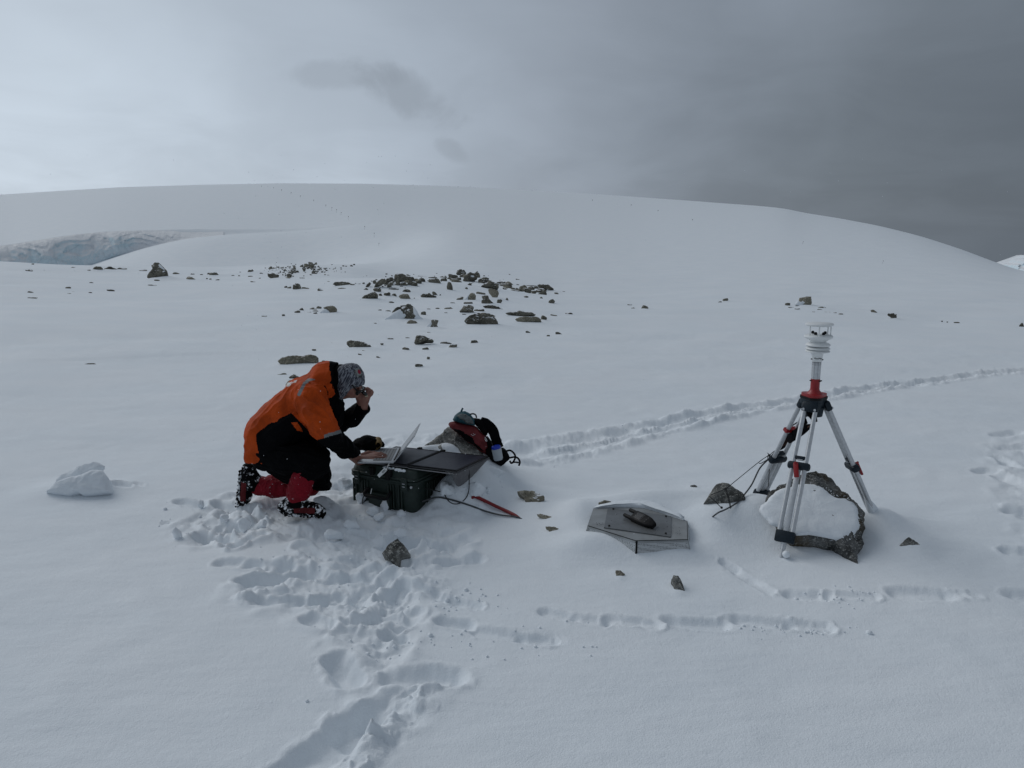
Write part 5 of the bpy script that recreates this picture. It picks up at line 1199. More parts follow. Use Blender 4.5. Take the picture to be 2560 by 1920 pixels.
    m = MB(); c0 = (P1 + P3) / 2; m.add(*box(c0 + [0, 0, .006], (np.linalg.norm(bx), np.linalg.norm(hx_), .012), bn, hyp, (0, 0, 1), .004)); m.build('base', SILV, le, smooth=True)
    LB, LH = np.linalg.norm(bx), np.linalg.norm(hx_)
    m = MB(); m.add(*box(c0 + bn * LB * .16 + [0, 0, .0125], (LB * .50, LH * .84, .0012), bn, hyp)); m.build('keyboard_well', KEYD, le)
    m = MB()
    for i in range(6):
        for j in range(14): m.add(*box(c0 + bn * LB * (.16 + .50 * (i / 5 - .5) * .86) + hyp * LH * .82 * ((j + .5) / 14 - .5) + [0, 0, .0142], (LB * .062, LH * .048, .002), bn, hyp))
    m.build('keys', KEYM, le)
    m = MB(); m.add(*box(c0 - bn * LB * .30 + [0, 0, .0124], (LB * .26, LH * .36, .0008), bn, hyp)); m.build('trackpad', simple("trackpad", (.34, .36, .38), .35, .4), le)
    zoomp = lambda x, y: (860 + x * .10848, 1040 + y * .10848)
    NB, FB = P2 + [0, 0, .012], P3 + [0, 0, .012]; NT = atY(*zoomp(1640, 430), P2[1] + .012); vv = NT - NB; vv = vv - hyp * np.dot(vv, hyp)
    FT = atY(*zoomp(1742, 165), P3[1] + .012); v2 = FT - FB; v2 = v2 - hyp * np.dot(v2, hyp); vv = (vv + v2) / 2
    sn = nrmz(np.cross(hyp, vv)); sn = sn if np.dot(sn, -bn) > 0 else -sn
    m = MB(); m.add(*box((NB + FB) / 2 + vv / 2 - sn * .003, (np.linalg.norm(vv), LH, .006), nrmz(vv), hyp, sn, .0025)); m.build('lid', SILV, le, smooth=True)
    m = MB(); m.add(*box((NB + FB) / 2 + vv * .52 + sn * .0008, (np.linalg.norm(vv) * .9, LH * .94, .0015), nrmz(vv), hyp, sn)); m.build('screen', SCRN, le)
    m = MB(); m.add(*tube([NB + hyp * LH * .1, NB + hyp * LH * .9], .007, 10)); m.build('hinge', BLACK, le, smooth=True)
    yt = fr[1] - .06
    tg = [atY(*zoomp(*q), yt + .02) for q in [(768, 1362), (815, 1422), (1003, 1250), (990, 1225), (945, 1196), (915, 1206)]]
    m = MB(); m.add(*slab(tg, (0, -1, .2), .003)); m.build('tag', WHITE, le)
    m = MB(); m.add(*tube(spline([atY(*zoomp(975, 1225), yt + .018), atY(*zoomp(1010, 1160), P2[1] - .03), atY(*zoomp(1040, 1090), P2[1])], 5), .0022, 6)); m.build('tag_string', WHITE, le)
    m = MB()
    a, b = np.array(atY(*zoomp(875, 1310), yt + .016)), np.array(atY(*zoomp(950, 1240), yt + .016)); dr = nrmz(b - a); pr = nrmz(np.cross(dr, (0, -1, 0)))
    for k in (-1, 0, 1): m.add(*box((a + b) / 2 + pr * k * .0042, (np.linalg.norm(b - a) * (1 - .15 * abs(k)), .0016, .0012), dr, pr, np.cross(dr, pr)))
    m.build('print', INK, le)
    # cables and the red pole
    c = MB(); yb = Bv[1] + .12
    P = [Bv + v * .38 + [0, 0, -.02], atY(1173, 1205, yb), atY(1172, 1225, yb - .01), atY(1166, 1243, yb - .03), atY(1153, 1256, yb - .06), atY(1138, 1260, yb - .09), atY(1122, 1253, yb - .10), ong(1108, 1240) + [0, 0, .02], atY(1095, 1228, yb), atY(1074, 1223, yb - .02), sdx + Z * .15 + Y * -.10]
    c.add(*tube(spline(P, 8), .0032, 8)); o = c.build('power_cable', CORD, None, smooth=True); tag(o, 'thin black cable looping from the grey flap to the side of the green case', 'cable'); origin_to(o, P[5])
    c = MB(); pts = [(1066, 1244), (1090, 1248), (1120, 1252), (1150, 1260), (1180, 1270), (1215, 1283), (1250, 1292), (1290, 1297), (1312, 1299)]
    P = [ong(*q) + [0, 0, .012] for q in pts]; P[0] = sdx - Y * .12 + Z * .07; P[-1] -= [0, 0, .02]
    c.add(*tube(spline(P, 6), .0055, 8)); o = c.build('thick_cable', CABLE, None, smooth=True); tag(o, 'thick grey cable lying on the snow from the green case to the red pole', 'cable'); origin_to(o, P[4])
    c = MB(); P = [ong(1178, 1245) + [0, 0, -.01], ong(1190, 1250) + [0, 0, .020], ong(1240, 1272) + [0, 0, .016], ong(1285, 1291) + [0, 0, .010], ong(1306, 1299) + [0, 0, -.012]]
    c.add(*tube(spline(P, 5), .0105, 10)); o = c.build('red_pole', REDP, None, smooth=True); tag(o, 'red pole lying half buried in the snow right of the green case', 'pole'); origin_to(o, P[2])
    return dict(fr=fr, cen=cen, X=X, Y=Y, P1=P1, P2=P2, P4=P4, zl=zl, P3=P3, Lf=Lf, bn=bn, hyp=hyp, sdx=sdx)
z2_ = Zf(820, 1000, .23508)

# ------------------------------------------------------------------ backpack
def backpack(G):
    Y0 = G[1] + .10; zb = Zf(1080, 1000, .12054); q = lambda x, y, dy=0: atY(*zb(x, y), Y0 + dy)
    RC = simple("red_pack_cloth", (.155, .010, .013), .75, 0, .35, 18, .004); TEAL = simple("teal_cloth", (.008, .075, .10), .7, 0, .3, 20, .003)
    e = empty('backpack', G + [.05, .12, 0], 'red and black hiking backpack with a teal top pocket leaning on a boulder', 'backpack')
    def bl(name, pts, dy, f, b, mat, seed=0, noise=.006, p=2.2):
        V, F, _ = blob([q(x, y, dy) for x, y in pts], p=p, front=f, back=b, noise=noise, nscale=.05, seed=seed, rings=12, n=110); return part(name, V, F, mat, e)
    bl('main_compartment', [(330, 520), (370, 455), (450, 445), (600, 478), (830, 512), (940, 580), (1040, 700), (1120, 760), (1230, 880), (1260, 950), (1230, 1080), (1130, 1130), (1000, 1060), (900, 940), (700, 850), (560, 690), (420, 600)], 0, .06, .10, RC, 1)
    bl('front_pocket', [(420, 590), (560, 600), (760, 690), (880, 800), (960, 930), (1080, 1060), (1020, 1050), (900, 930), (700, 840), (560, 690)], -.045, .03, .03, BCLOTH, 2)
    bl('top_pocket', [(430, 405), (470, 320), (560, 250), (680, 236), (790, 290), (880, 410), (905, 525), (700, 492), (560, 462), (440, 432)], 0, .05, .07, TEAL, 3)
    bl('mesh_window', [(525, 325), (600, 285), (700, 290), (780, 340), (850, 430), (868, 505), (720, 488), (650, 425), (560, 370)], -.042, .018, .01, simple("mesh_cloth", (.13, .15, .15), .6, 0, .5, 60, .003), 4)
    bl('back_panel', [(850, 372), (980, 388), (1060, 445), (1120, 560), (1160, 640), (1150, 720), (1100, 760), (1060, 700), (980, 600), (900, 520)], .02, .04, .05, BCLOTH, 5)
    bl('lower_panel', [(1060, 880), (1130, 740), (1240, 880), (1235, 1000), (1250, 1150), (1360, 1170), (1465, 1160), (1485, 1000), (1560, 1065), (1612, 1170), (1620, 1225), (1500, 1330), (1400, 1400), (1280, 1345), (1130, 1140), (1050, 1000)], .0, .06, .08, BCLOTH, 6)
    bl('side_pocket', [(1130, 1000), (1240, 1080), (1260, 1160), (1370, 1175), (1470, 1165), (1500, 1240), (1480, 1300), (1380, 1330), (1260, 1290), (1150, 1150)], -.05, .03, .03, BCLOTH, 7)
    m = MB(); P = [q(1000, 420, .04), q(1100, 490, .03), q(1210, 575, .02), q(1275, 660, .0), q(1310, 770, -.01), q(1350, 880, -.01), q(1400, 980, 0)]
    S = spline(P, 6); m.add(*ribbon(S, np.interp(np.linspace(0, 1, len(S)), [0, .15, 1], [.05, .075, .055]), .02, up=(0, -1, 0))); m.build('shoulder_strap', BCLOTH, e, smooth=True)
    def rb(name, pts, w, mat, dy=0): m = MB(); m.add(*ribbon(spline([q(x, y, dy) for x, y in pts], 6), w, .003, up=(.2, -1, .1))); m.build(name, mat, e)
    rb('haul_loop', [(785, 300), (850, 285), (905, 310), (925, 370)], .010, GFAB); rb('zip_pull', [(605, 245), (622, 200), (642, 168)], .012, TEAL)
    rb('hip_strap', [(1540, 1060), (1620, 1045), (1690, 1095), (1728, 1170), (1700, 1260), (1650, 1310), (1610, 1260)], .012, BCLOTH, .0); rb('hip_strap', [(1610, 1200), (1720, 1182), (1790, 1215), (1822, 1290), (1800, 1365)], .012, BCLOTH, -.02)
    rb('hip_strap', [(1620, 1310), (1720, 1290), (1800, 1300)], .010, BCLOTH, -.02)
    m = MB(); m.add(*tube(spline([q(1335, 748, .03), q(1400, 785, .03), q(1440, 835, .03), q(1412, 893, .03)], 6), .004, 8)); m.build('frame_loop', ALU, e, smooth=True)
    m = MB(); m.add(*tube(spline([q(1095, 770, -.06), q(1120, 800, -.065), q(1140, 850, -.06), q(1115, 845, -.06), q(1095, 800, -.06)], 5), .0018, 6)); m.build('zip_cord', WHITE, e)
    m = MB(); pr = [(.0, 0)]; b0, b1 = q(1362, 1150, -.085), q(1328, 985, -.085); ax = b1 - b0; L = np.linalg.norm(ax)
    be = empty('water_bottle', b0, 'white water bottle with a bright blue cap in the side pocket of the backpack', 'bottle')
    m.add(*lathe([(.026, -.03), (.0315, -.02), (.0325, L * .72), (.030, L * .86)], b0, ax, n=32)); m.build('bottle_body', simple("cloudy_plastic", (.36, .40, .43), .35), be, smooth=True)
    m = MB(); m.add(*lathe([(.0295, L * .86), (.0305, L * .88), (.0305, L * 1.12), (.027, L * 1.2), (.012, L * 1.24), (.011, L * 1.30)], b0, ax, n=32)); m.build('cap', simple("blue_plastic", (.005, .035, .42), .35), be, smooth=True)
    m = MB()
    for (x, y, w) in ((818, 712, 14), (845, 735, 26), (875, 722, 14), (892, 712, 8), (860, 700, 10)):
        V, F = ico(1); m.add(V * [w * .00032, .002, .0016] + q(x, y, -.068), F)
    m.build('emblem', WHITE, e)

# ------------------------------------------------------------------ lumps of snow, flags
def snow_lumps():
    zc = Zf(60, 1120, .18987)
    e = empty('snow_block', ong(*zc(760, 630)), 'big broken block of snow lying alone on the smooth snow at left', 'snow block')
    G = np.array(e.location); n = nrmz([0, -.8, .6])
    V, F, _ = blob([onplane(*zc(*p), G, n) for p in [(280, 590), (380, 500), (560, 425), (720, 375), (940, 293), (1040, 310), (1105, 390), (1150, 580), (1050, 602), (900, 632), (790, 637), (740, 600), (600, 642), (430, 622)]], p=3, front=.05, back=.12, noise=.011, nscale=.13, seed=4, rings=14, n=120); part('chunk', V, F, SNOW, e)
    V, F, _ = blob([onplane(*zc(*p), G + np.array([0, .10, .0]), n) for p in [(370, 500), (480, 370), (740, 235), (960, 183), (1072, 240), (1010, 300), (1000, 400), (640, 470), (480, 520)]], p=3, front=.03, back=.05, noise=.008, nscale=.09, seed=5, rings=12, n=100); part('slab', V, F, SNOW, e)
    L = [(443, 1343, .026, .036, 'egg shaped ball of snow at the left tip of the churned snow'), (948, 1298, .032, .024, 'small crisp lump of snow in front of the green case'), (810, 1268, .07, .04, 'smooth slab of snow pushed up beside the toe of the boot'),
         (502, 1268, .02, .026, 'little upright snow crumb left of the kneeling boot'), (610, 1322, .045, .04, 'round snow chunk in the dug snow below the kneeling boot'), (655, 1320, .03, .03, 'snow clod right of the round snow chunk'), (880, 1320, .05, .03, 'snow clod between the planted boot and the green case'),
         (560, 1300, .03, .02, 'flat snow crumb left of the round snow chunk'), (835, 1345, .05, .03, 'snow clod in the churned snow left of the dark rock'), (1000, 1340, .035, .025, 'snow clod between the dark rock and the green case'),
         (905, 1256, .04, .04, 'snow clod against the left end of the case front'), (962, 1276, .03, .045, 'narrow snow peak leaning on the case front beside the handle'), (932, 1283, .045, .03, 'rounded snow clod below the case handle'), (1003, 1290, .03, .022, 'small snow clod at the foot of the near case corner'), (1118, 1232, .05, .04, 'snow lump under the grey flap of the solar panel'), (1190, 1236, .055, .05, 'rounded snow lump above the upper end of the red pole'), (862, 1215, .05, .035, 'snow clod in the gap between knee and green case')]
    for i, (px, py, w, h, lab) in enumerate(L):
        G = ong(px, py); V, F = rock_shape(400 + i, (w * 2, w * 1.6, h * 2.2), 4, 9, .10, 9); o = mesh('snow_clod', V, F, SNOW); o.location = G + [0, 0, h * .6]; tag(o, lab, 'snow clod', 'loose clods of snow')
    r = random.Random(8); VV, FF, o = [], [], 0
    for k in range(420):
        c = r.choice([(520, 1300, 80, 35), (700, 1330, 120, 40), (950, 1350, 110, 60), (900, 1480, 110, 90), (1150, 1240, 50, 20), (1450, 1115, 180, 25), (1150, 1500, 60, 20), (1180, 1600, 160, 25), (2080, 1495, 70, 12), (1990, 1575, 90, 12)])
        px, py = r.gauss(c[0], c[2]), r.gauss(c[1], c[3])
        if c[0] == 1450: py -= (px - 1450) * .21
        G = ong(px, py); s = r.uniform(.0025, .007) * (1 if r.random() < .93 else 2); V, F = ico(1); V = V * s * [1, 1, .8] * (1 + .25 * pn(V * 1.3 + k)[:, None]); zg = float(H(np.array([G[0]]), np.array([G[1]]))[0]); G[2] = zg
        VV.append(V + G + [0, 0, s * .3]); FF.append(F + o); o += len(V)
    tag(mesh('snow_crumbs', np.concatenate(VV), np.concatenate(FF), SNOW), 'loose crumbs of snow kicked up round the footprints', 'snow crumbs', kind='stuff')
def flags():
    zf = Zf(640, 440, .25316); zr = Zf(1440, 440, .50633)
    pts = [(*zf(x, y), h) for x, y, h in [(54, 108, 3), (172, 124, 3.5), (251, 150, 4.5), (345, 182, 6), (438, 211, 5), (569, 251, 4.5), (689, 305, 6), (749, 345, 10), (794, 362, 9), (840, 388, 8), (912, 437, 11), (1073, 530, 10), (1167, 605, 12), (1213, 693, 9), (1551, 96, 3.5), (1994, 116, 3.5)]]
    pts += [(*zr(x, y), h) for x, y, h in [(79, 124, 4), (271, 148, 4), (403, 177, 5), (573, 222, 5), (1118, 338, 8), (1510, 432, 8)]]
    pts += [(1175 + 0, 468, 3), (1330, 478, 3)]
    fm = simple("dark_flag", (.015, .018, .022), .8)
    names = ['highest marker flag of the diagonal line, just under the crest', 'second flag down the diagonal line from the crest', 'third flag down the diagonal line from the crest', 'fourth flag down the diagonal line from the crest', 'fifth flag down the diagonal line from the crest', 'sixth flag down the line, before the wide gap',
             'first of the close row of flags in the middle of the line', 'second of the close row of flags, taller than its neighbours', 'third of the close row of flags in the line', 'fourth and last of the close row of flags', 'tall flag alone just below the close row', 'third lowest flag of the diagonal line', 'second lowest flag of the diagonal line, on a tall pole', 'lowest flag of the diagonal line, nearest the rocks',
             'tiny marker standing on the crest above the middle rocks', 'tiny marker standing on the crest right of the first crest marker', 'leftmost flag of the spread row on the right slope', 'second flag of the spread row on the right slope', 'third flag of the spread row on the right slope', 'fourth flag of the spread row on the right slope',
             'leaning flag above the weather sensor on the right slope', 'lone leaning flag farthest right on the slope', 'faint marker on the crest left of the middle', 'faint marker on the crest right of the middle']
    for i, (px, py, h) in enumerate(pts):
        G = ong(px, py, 700.); s = ((G - C0) @ CF) / FPX; hh = h * s * .9; lean = .35 if px > 2150 else (.12 if px > 1440 else 0)
        e = empty('marker_flag', G, names[i], 'marker flag', 'marker flags planted on the snow hill')
        top = G + np.array([lean * hh, 0, hh]); w = .30 * s
        m = MB(); m.add(*tube([G - [0, 0, .3], top], w * .5, 5)); m.build('pole', fm, e)
        m = MB(); fw = 1.7 * s if h > 3.6 else 1.0 * s; m.add(*slab([top, top + [fw * .8, 0, -fw * .15], top + [fw * .8, 0, -fw * .9], top + [0, 0, -fw]], (0, 1, 0), .02)); m.build('flag', fm, e)
def falling_snow():
    r = random.Random(12); VV, FF, o = [], [], 0
    for k in range(420):
        Y = r.uniform(2.6, 6.5); P = atY(r.uniform(0, 2560) if r.random() < .5 else r.uniform(560, 1250), r.uniform(380, 1350), Y)
        s = r.uniform(.0011, .0022) * (Y / 4); V, F = ico(1); VV.append(V * s + P); FF.append(F + o); o += len(V)
    tag(mesh('falling_snowflakes', np.concatenate(VV), np.concatenate(FF), SNOW), 'sparse small snowflakes drifting through the air', 'snowflakes', kind='stuff')
# ------------------------------------------------------------------ smooth solid modelling on a grid (for the person, glove, boots)
class Solid:
    def __init__(s, lo, hi, h):
        s.lo = np.asarray(lo, float); s.h = h; s.n = np.ceil((np.asarray(hi) - s.lo) / h).astype(int) + 1
        s.F = np.full(s.n, .2, np.float32); s.R = np.full(s.n, .2, np.float32); s.I = np.zeros(s.n, np.int8)
    def box(s, lo, hi):
        a = np.clip(np.floor((lo - s.lo) / s.h).astype(int), 0, s.n); b = np.clip(np.ceil((hi - s.lo) / s.h).astype(int) + 1, 0, s.n)
        sl = tuple(slice(i, j) for i, j in zip(a, b))
        ax = [s.lo[i] + s.h * np.arange(a[i], b[i]) for i in range(3)]
        return sl, np.meshgrid(*ax, indexing='ij')
    def put(s, d, sl, idn, k):
        A = s.F[sl]; hh = np.clip(.5 + .5 * (A - d) / k, 0, 1); s.F[sl] = A * (1 - hh) + d * hh - k * hh * (1 - hh)
        m = d < s.R[sl]; s.R[sl] = np.where(m, d, s.R[sl]); s.I[sl] = np.where(m, idn, s.I[sl])
    def cone(s, a, b, ra, rb, idn=0, k=.02, sy=1., cut=False):
        a, b = np.asarray(a, float), np.asarray(b, float); r = max(ra, rb) / min(sy, 1) + 2.5 * k + s.h * 2
        sl, (X, Y, Z) = s.box(np.minimum(a, b) - r, np.maximum(a, b) + r)
        if X.size == 0: return
        ab = (b - a) * [1, sy, 1]; PX, PY, PZ = X - a[0], (Y - a[1]) * sy, Z - a[2]
        t = np.clip((PX * ab[0] + PY * ab[1] + PZ * ab[2]) / (ab @ ab + 1e-12), 0, 1)
        d = np.sqrt((PX - t * ab[0]) ** 2 + (PY - t * ab[1]) ** 2 + (PZ - t * ab[2]) ** 2) - (ra + (rb - ra) * t)
        if cut: s.F[sl] = np.maximum(s.F[sl], -d)
        else: s.put(d.astype(np.float32), sl, idn, k)
    def ell(s, c, r, idn=0, k=.02, R=None, cut=False):
        c, r = np.asarray(c, float), np.asarray(r, float); q = r.max() + 2.5 * k + 2 * s.h
        sl, (X, Y, Z) = s.box(c - q, c + q)
        if X.size == 0: return
        P = np.stack([X - c[0], Y - c[1], Z - c[2]], -1)
        if R is not None: P = P @ np.asarray(R)
        k0 = np.linalg.norm(P / r, axis=-1); k1 = np.linalg.norm(P / r ** 2, axis=-1) + 1e-9; d = k0 * (k0 - 1) / k1
        if cut: s.F[sl] = np.maximum(s.F[sl], -d)
        else: s.put(d.astype(np.float32), sl, idn, k)
    def chain(s, pts, idn=0, k=.015, sy=1.):
        for (a, ra), (b, rb) in zip(pts[:-1], pts[1:]): s.cone(a, b, ra, rb, idn, k, sy)
    def mesh(s):
        F = s.F; ins = F < 0; nx, ny, nz = F.shape
        c = np.zeros((nx - 1, ny - 1, nz - 1), np.uint8)
        for i in (0, 1):
            for j in (0, 1):
                for k in (0, 1): c += ins[i:nx - 1 + i, j:ny - 1 + j, k:nz - 1 + k]
        act = (c > 0) & (c < 8); ix = np.full(act.shape, -1, np.int32); I, J, K = np.nonzero(act); ix[I, J, K] = np.arange(len(I))
        acc = np.zeros((len(I), 3)); cnt = np.zeros(len(I))
        cor = [(i, j, k) for i in (0, 1) for j in (0, 1) for k in (0, 1)]
        for a in cor:
            for ax in range(3):
                if a[ax]: continue
                b = list(a); b[ax] = 1
                fa = F[I + a[0], J + a[1], K + a[2]]; fb = F[I + b[0], J + b[1], K + b[2]]; m = (fa < 0) != (fb < 0)
                t = np.where(m, fa / (fa - fb + (fa == fb)), 0)
                P = np.tile(np.array(a, float), (len(I), 1)); P[:, ax] += t
                acc += P * m[:, None]; cnt += m
        V = s.lo + s.h * (np.stack([I, J, K], -1) + acc / cnt[:, None]); Q = []
        for ax in range(3):
            a = [slice(1, n - 1) for n in F.shape]; b = list(a); a[ax] = slice(0, F.shape[ax] - 1); b[ax] = slice(1, F.shape[ax])
            A, B = ins[tuple(a)], ins[tuple(b)]; m = A != B; P = np.stack(np.nonzero(m), -1)
            off = np.ones(3, int); off[ax] = 0; P = P + off
            o1, o2 = [(1, 2), (2, 0), (0, 1)][ax]; e1, e2 = np.zeros(3, int), np.zeros(3, int); e1[o1] = 1; e2[o2] = 1
            g_ = lambda q: ix[q[:, 0], q[:, 1], q[:, 2]]
            quad = np.stack([g_(P - e1 - e2), g_(P - e2), g_(P), g_(P - e1)], -1); fl = ~A[m]
            quad[fl] = quad[fl][:, ::-1]; Q.append(quad)
        Q = np.concatenate(Q); Q = Q[(Q >= 0).all(1)]
        return V, Q, s.I[I, J, K]
def largest(V, Q, I):
    L = np.arange(len(V))
    for _ in range(400):
        m = L[Q].min(1); M = L.copy()
        for i in range(4): np.minimum.at(M, Q[:, i], m)
        M = M[M]; M = M[M]
        if (M == L).all(): break
        L = M
    k = L == np.bincount(L).argmax(); r = np.cumsum(k) - 1
    return V[k], r[Q[k[Q[:, 0]]]], I[k]
def vnormals(V, Q):
    n = np.cross(V[Q[:, 2]] - V[Q[:, 0]], V[Q[:, 3]] - V[Q[:, 1]]); N = np.zeros_like(V)
    for i in range(4): np.add.at(N, Q[:, i], n)
    return N / (np.linalg.norm(N, axis=1)[:, None] + 1e-12)
def relax(V, Q, it=2, f=.5):
    for _ in range(it):
        A = np.zeros_like(V); c = np.zeros(len(V))
        for i in range(4):
            np.add.at(A, Q[:, i], V[Q[:, (i + 1) % 4]]); np.add.at(A, Q[:, i], V[Q[:, (i + 3) % 4]]); np.add.at(c, Q[:, i], 2)
        V = V * (1 - f) + f * A / c[:, None]
    return V
def folds(V, Q, amp, sc_, dirv, seed):
    """cloth folds: ridged noise stretched along dirv"""
    d = nrmz(dirv); al = (V @ d)[:, None] * d; P = (V - al) / sc_ + al / (sc_ * 4.)
    f = 1 - np.abs(pn(P, seed)) * 2.2; g_ = fbm(V / (sc_ * 2.2), 3, .5, seed + 5)
    return V + vnormals(V, Q) * ((np.clip(f, 0, 1) ** 2 - .35) * amp + g_ * amp * .7)[:, None]
def inpoly(x, y, P):
    ins = np.zeros(x.shape, bool); n = len(P)
    for i in range(n):
        ax, ay = P[i]; bx, by = P[(i + 1) % n]; ins ^= ((ay > y) != (by > y)) & (x < (bx - ax) * (y - ay) / (by - ay + 1e-12) + ax)
    return ins
def linedist(x, y, L):
    d = np.full(x.shape, 1e9)
    for (ax, ay), (bx, by) in zip(L[:-1], L[1:]):
        ex, ey = bx - ax, by - ay; t = np.clip(((x - ax) * ex + (y - ay) * ey) / (ex * ex + ey * ey), 0, 1); d = np.minimum(d, np.hypot(x - ax - t * ex, y - ay - t * ey))
    return d

def cloth(name, col, snowy=0., stain=.35, spec=.2, ns=42):
    m, g, b = material(name); P = g.n('ShaderNodeNewGeometry').outputs['Position']
    f = g.mapr(g.noise(P, 9, 6, .65, .4), .35, .7)
    c = g.mix(g.m('MULTIPLY', f, stain), (*col, 1), tuple(q * .35 for q in col) + (1,))
    if snowy:
        nz = g.noise(P, ns, 6, .75); c = g.mix(g.mapr(nz, .66 - .2 * snowy, .70 - .2 * snowy), c, (.82, .85, .88, 1))
    g.put(b.inputs['Base Color'], c); b.inputs['Roughness'].default_value = .75; b.inputs['Specular IOR Level'].default_value = spec
    w = g.n('ShaderNodeTexNoise'); g.put(w.inputs['Vector'], P); w.inputs['Scale'].default_value = 22; w.inputs['Detail'].default_value = 6; w.inputs['Distortion'].default_value = .8
    bump(g, b, w.outputs[0], .7, .012)
    return m
def person(CI):
    zp = Zf(560, 880, .26522); zh = Zf(820, 890, .08439); zl = Zf(860, 1040, .10848); zb = Zf(570, 1150, .11754)
    S_ = .000642
    p = lambda x, y, Y: atY(*zp(x, y), Y)
    hP = lambda x, y, Y: atY(*zh(x, y), Y)
    lP = lambda x, y, Y: atY(*zl(x, y), Y)
    YM, YN, YF = 4.56, 4.38, 4.74
    ORG = cloth("orange_jacket", (.50, .062, .003), stain=.6); BLK = cloth("black_jacket", (.0022, .0025, .0035), spec=.05); GRY = cloth("reflective_grey", (.19, .20, .205)); TRS = cloth("black_trousers", (.002, .0023, .0032), spec=.05)
    GAI = cloth("red_gaiter", (.22, .004, .014), .14); WHT = cloth("white_print", (.7, .7, .68))
    e = empty('person', [p(600, 1400, YM)[0], YM, 0.], 'person in orange and black jacket kneeling at the laptop, one hand raised to the eyes', 'person')
    # ---- body (skin): head, neck, torso, limbs and both hands in one surface
    B = Solid(p(120, 1500, 4.3) * [1, 0, 1] + [0, 4.14, 0], p(1580, 100, 4.7) * [1, 0, 1] + [.03, 4.95, .03], .0038)
    k = .02
    pel, lum, mid, ches, neck = p(440, 900, YM), p(470, 720, YM), p(600, 570, YM), p(770, 450, YM), p(960, 340, YM)
    B.chain([(pel, .10), (lum, .095), (mid, .10), (ches, .10), (neck, .052)], k=k, sy=.75); B.cone(neck, hP(700, 700, YM), .055, .06, k=k)
    hc = hP(610, 645, YM); B.ell(hc, (.076, .072, .086), k=.01)
    fd = nrmz([.60, 0, -.80]); fu = nrmz([.80, 0, .60])      # face direction, crown direction
    fc = hc + fd * .035 - fu * .02
    B.ell(fc + fd * .018, (.058, .056, .07), k=.02)
    B.cone(hc + fd * .088 - fu * .008, hc + fd * .112 - fu * .032, .010, .013, k=.012)             # nose
    for s in (-1, 1): B.ell(hc + fd * .082 + fu * .006 + np.array([0, s * .030, 0]), (.012, .013, .010), k=.006, cut=True)
    B.cone(hc + fd * .085 - fu * .058 + [0, -.016, 0], hc + fd * .085 - fu * .058 + [0, .016, 0], .008, .008, k=.008)   # lips
    B.cone(hc + fd * .086 - fu * .070 + [0, -.013, 0], hc + fd * .086 - fu * .070 + [0, .013, 0], .008, .008, k=.008)
    B.ell(hc + fd * .066 - fu * .094, (.026, .026, .022), k=.02)
    for s in (-1, 1): B.ell(hc - fd * .004 - fu * .01 + np.array([0, s * .066, 0]), (.014, .004, .018), k=.004)
    shN, elN, wrN = p(800, 440, YN + .02), p(1010, 790, YN - .03), lP(330, 1040, CI['P1'][1] + .09)
    Yh = CI['P1'][1] + .10
    wrN = lP(335, 1030, Yh - .01)
    B.chain([(shN, .055), (elN, .045), (wrN, .028)], k=k); B.cone(ches, shN, .09, .06, k=k)
    shF, elF, wrF = p(830, 430, YF - .04), p(1095, 670, YF + .0), hP(1000, 1560, YF - .08)
    B.chain([(shF, .055), (elF, .045), (wrF, .030)], k=k); B.cone(ches, shF, .09, .06, k=k)
    hN, hF = p(430, 930, YM - .08), p(430, 930, YM + .08); knN, anN = p(850, 1030, YN + .02), p(690, 1420, YN + .06)
    knF, anF = p(885, 1215, YF - .06), p(300, 1262, YF - .02)
    B.chain([(hN, .08), (knN, .048), (anN, .032)], k=k); B.chain([(hF, .08), (knF, .045), (knF * .5 + anF * .5, .032), (anF, .026)], k=k)
    # right hand flat on the keyboard
    kn = [lP(690, 880, Yh + .034), lP(722, 915, Yh + .012), lP(728, 962, Yh - .012), lP(700, 1032, Yh - .036)]
    md = [lP(850, 862, Yh + .036), lP(880, 905, Yh + .012), lP(890, 958, Yh - .014), lP(830, 1030, Yh - .040)]
    tp = [lP(965, 908, Yh + .036), lP(1010, 972, Yh + .010), lP(1018, 1008, Yh - .016), lP(935, 1062, Yh - .042)]
    for i in range(4):
        r0 = (.0115, .012, .0115, .0105)[i]
        B.cone(wrN + (kn[i] - wrN) * .12, kn[i], .021, r0 + .003, k=.012); B.chain([(kn[i], r0), (md[i], r0 * .88), (tp[i], r0 * .72)], k=.004)
    B.chain([(lP(430, 900, Yh + .03), .016), (lP(560, 850, Yh + .055), .0125), (lP(700, 850, Yh + .07), .0105), (lP(790, 862, Yh + .075), .009)], k=.008)
    # left hand raised to the glasses
    Yl = YF - .10; palm = hP(1030, 1270, Yl)
    for q, rr in (((960, 1200), .026), ((1060, 1190), .027), ((1130, 1240), .025)): B.cone(wrF, hP(*q, Yl), .028, rr, k=.014)
    for ch in ([((1000, 1160), .0125), ((1010, 1040), .0112), ((1090, 965), .0098), ((1130, 990), .009)], [((1110, 1170), .012), ((1180, 1060), .011), ((1215, 990), .0098), ((1170, 955), .009)],
               [((1170, 1180), .0115), ((1262, 1085), .0105), ((1288, 1025), .009)], [((1210, 1210), .0105), ((1290, 1130), .0095), ((1325, 1070), .008)]):
        B.chain([(hP(*q, Yl + i * .006), r) for i, (q, r) in enumerate(ch)], k=.004)
    B.chain([(hP(900, 1260, Yl - .01), .0165), (hP(865, 1150, Yl - .03), .0135), (hP(930, 1080, Yl - .035), .0115), (hP(985, 1050, Yl - .03), .0095)], k=.008)
    V, Q, I = B.mesh(); V = relax(V, Q, 1, .4)
    sk, g, b = material("skin"); P = g.n('ShaderNodeNewGeometry').outputs['Position']
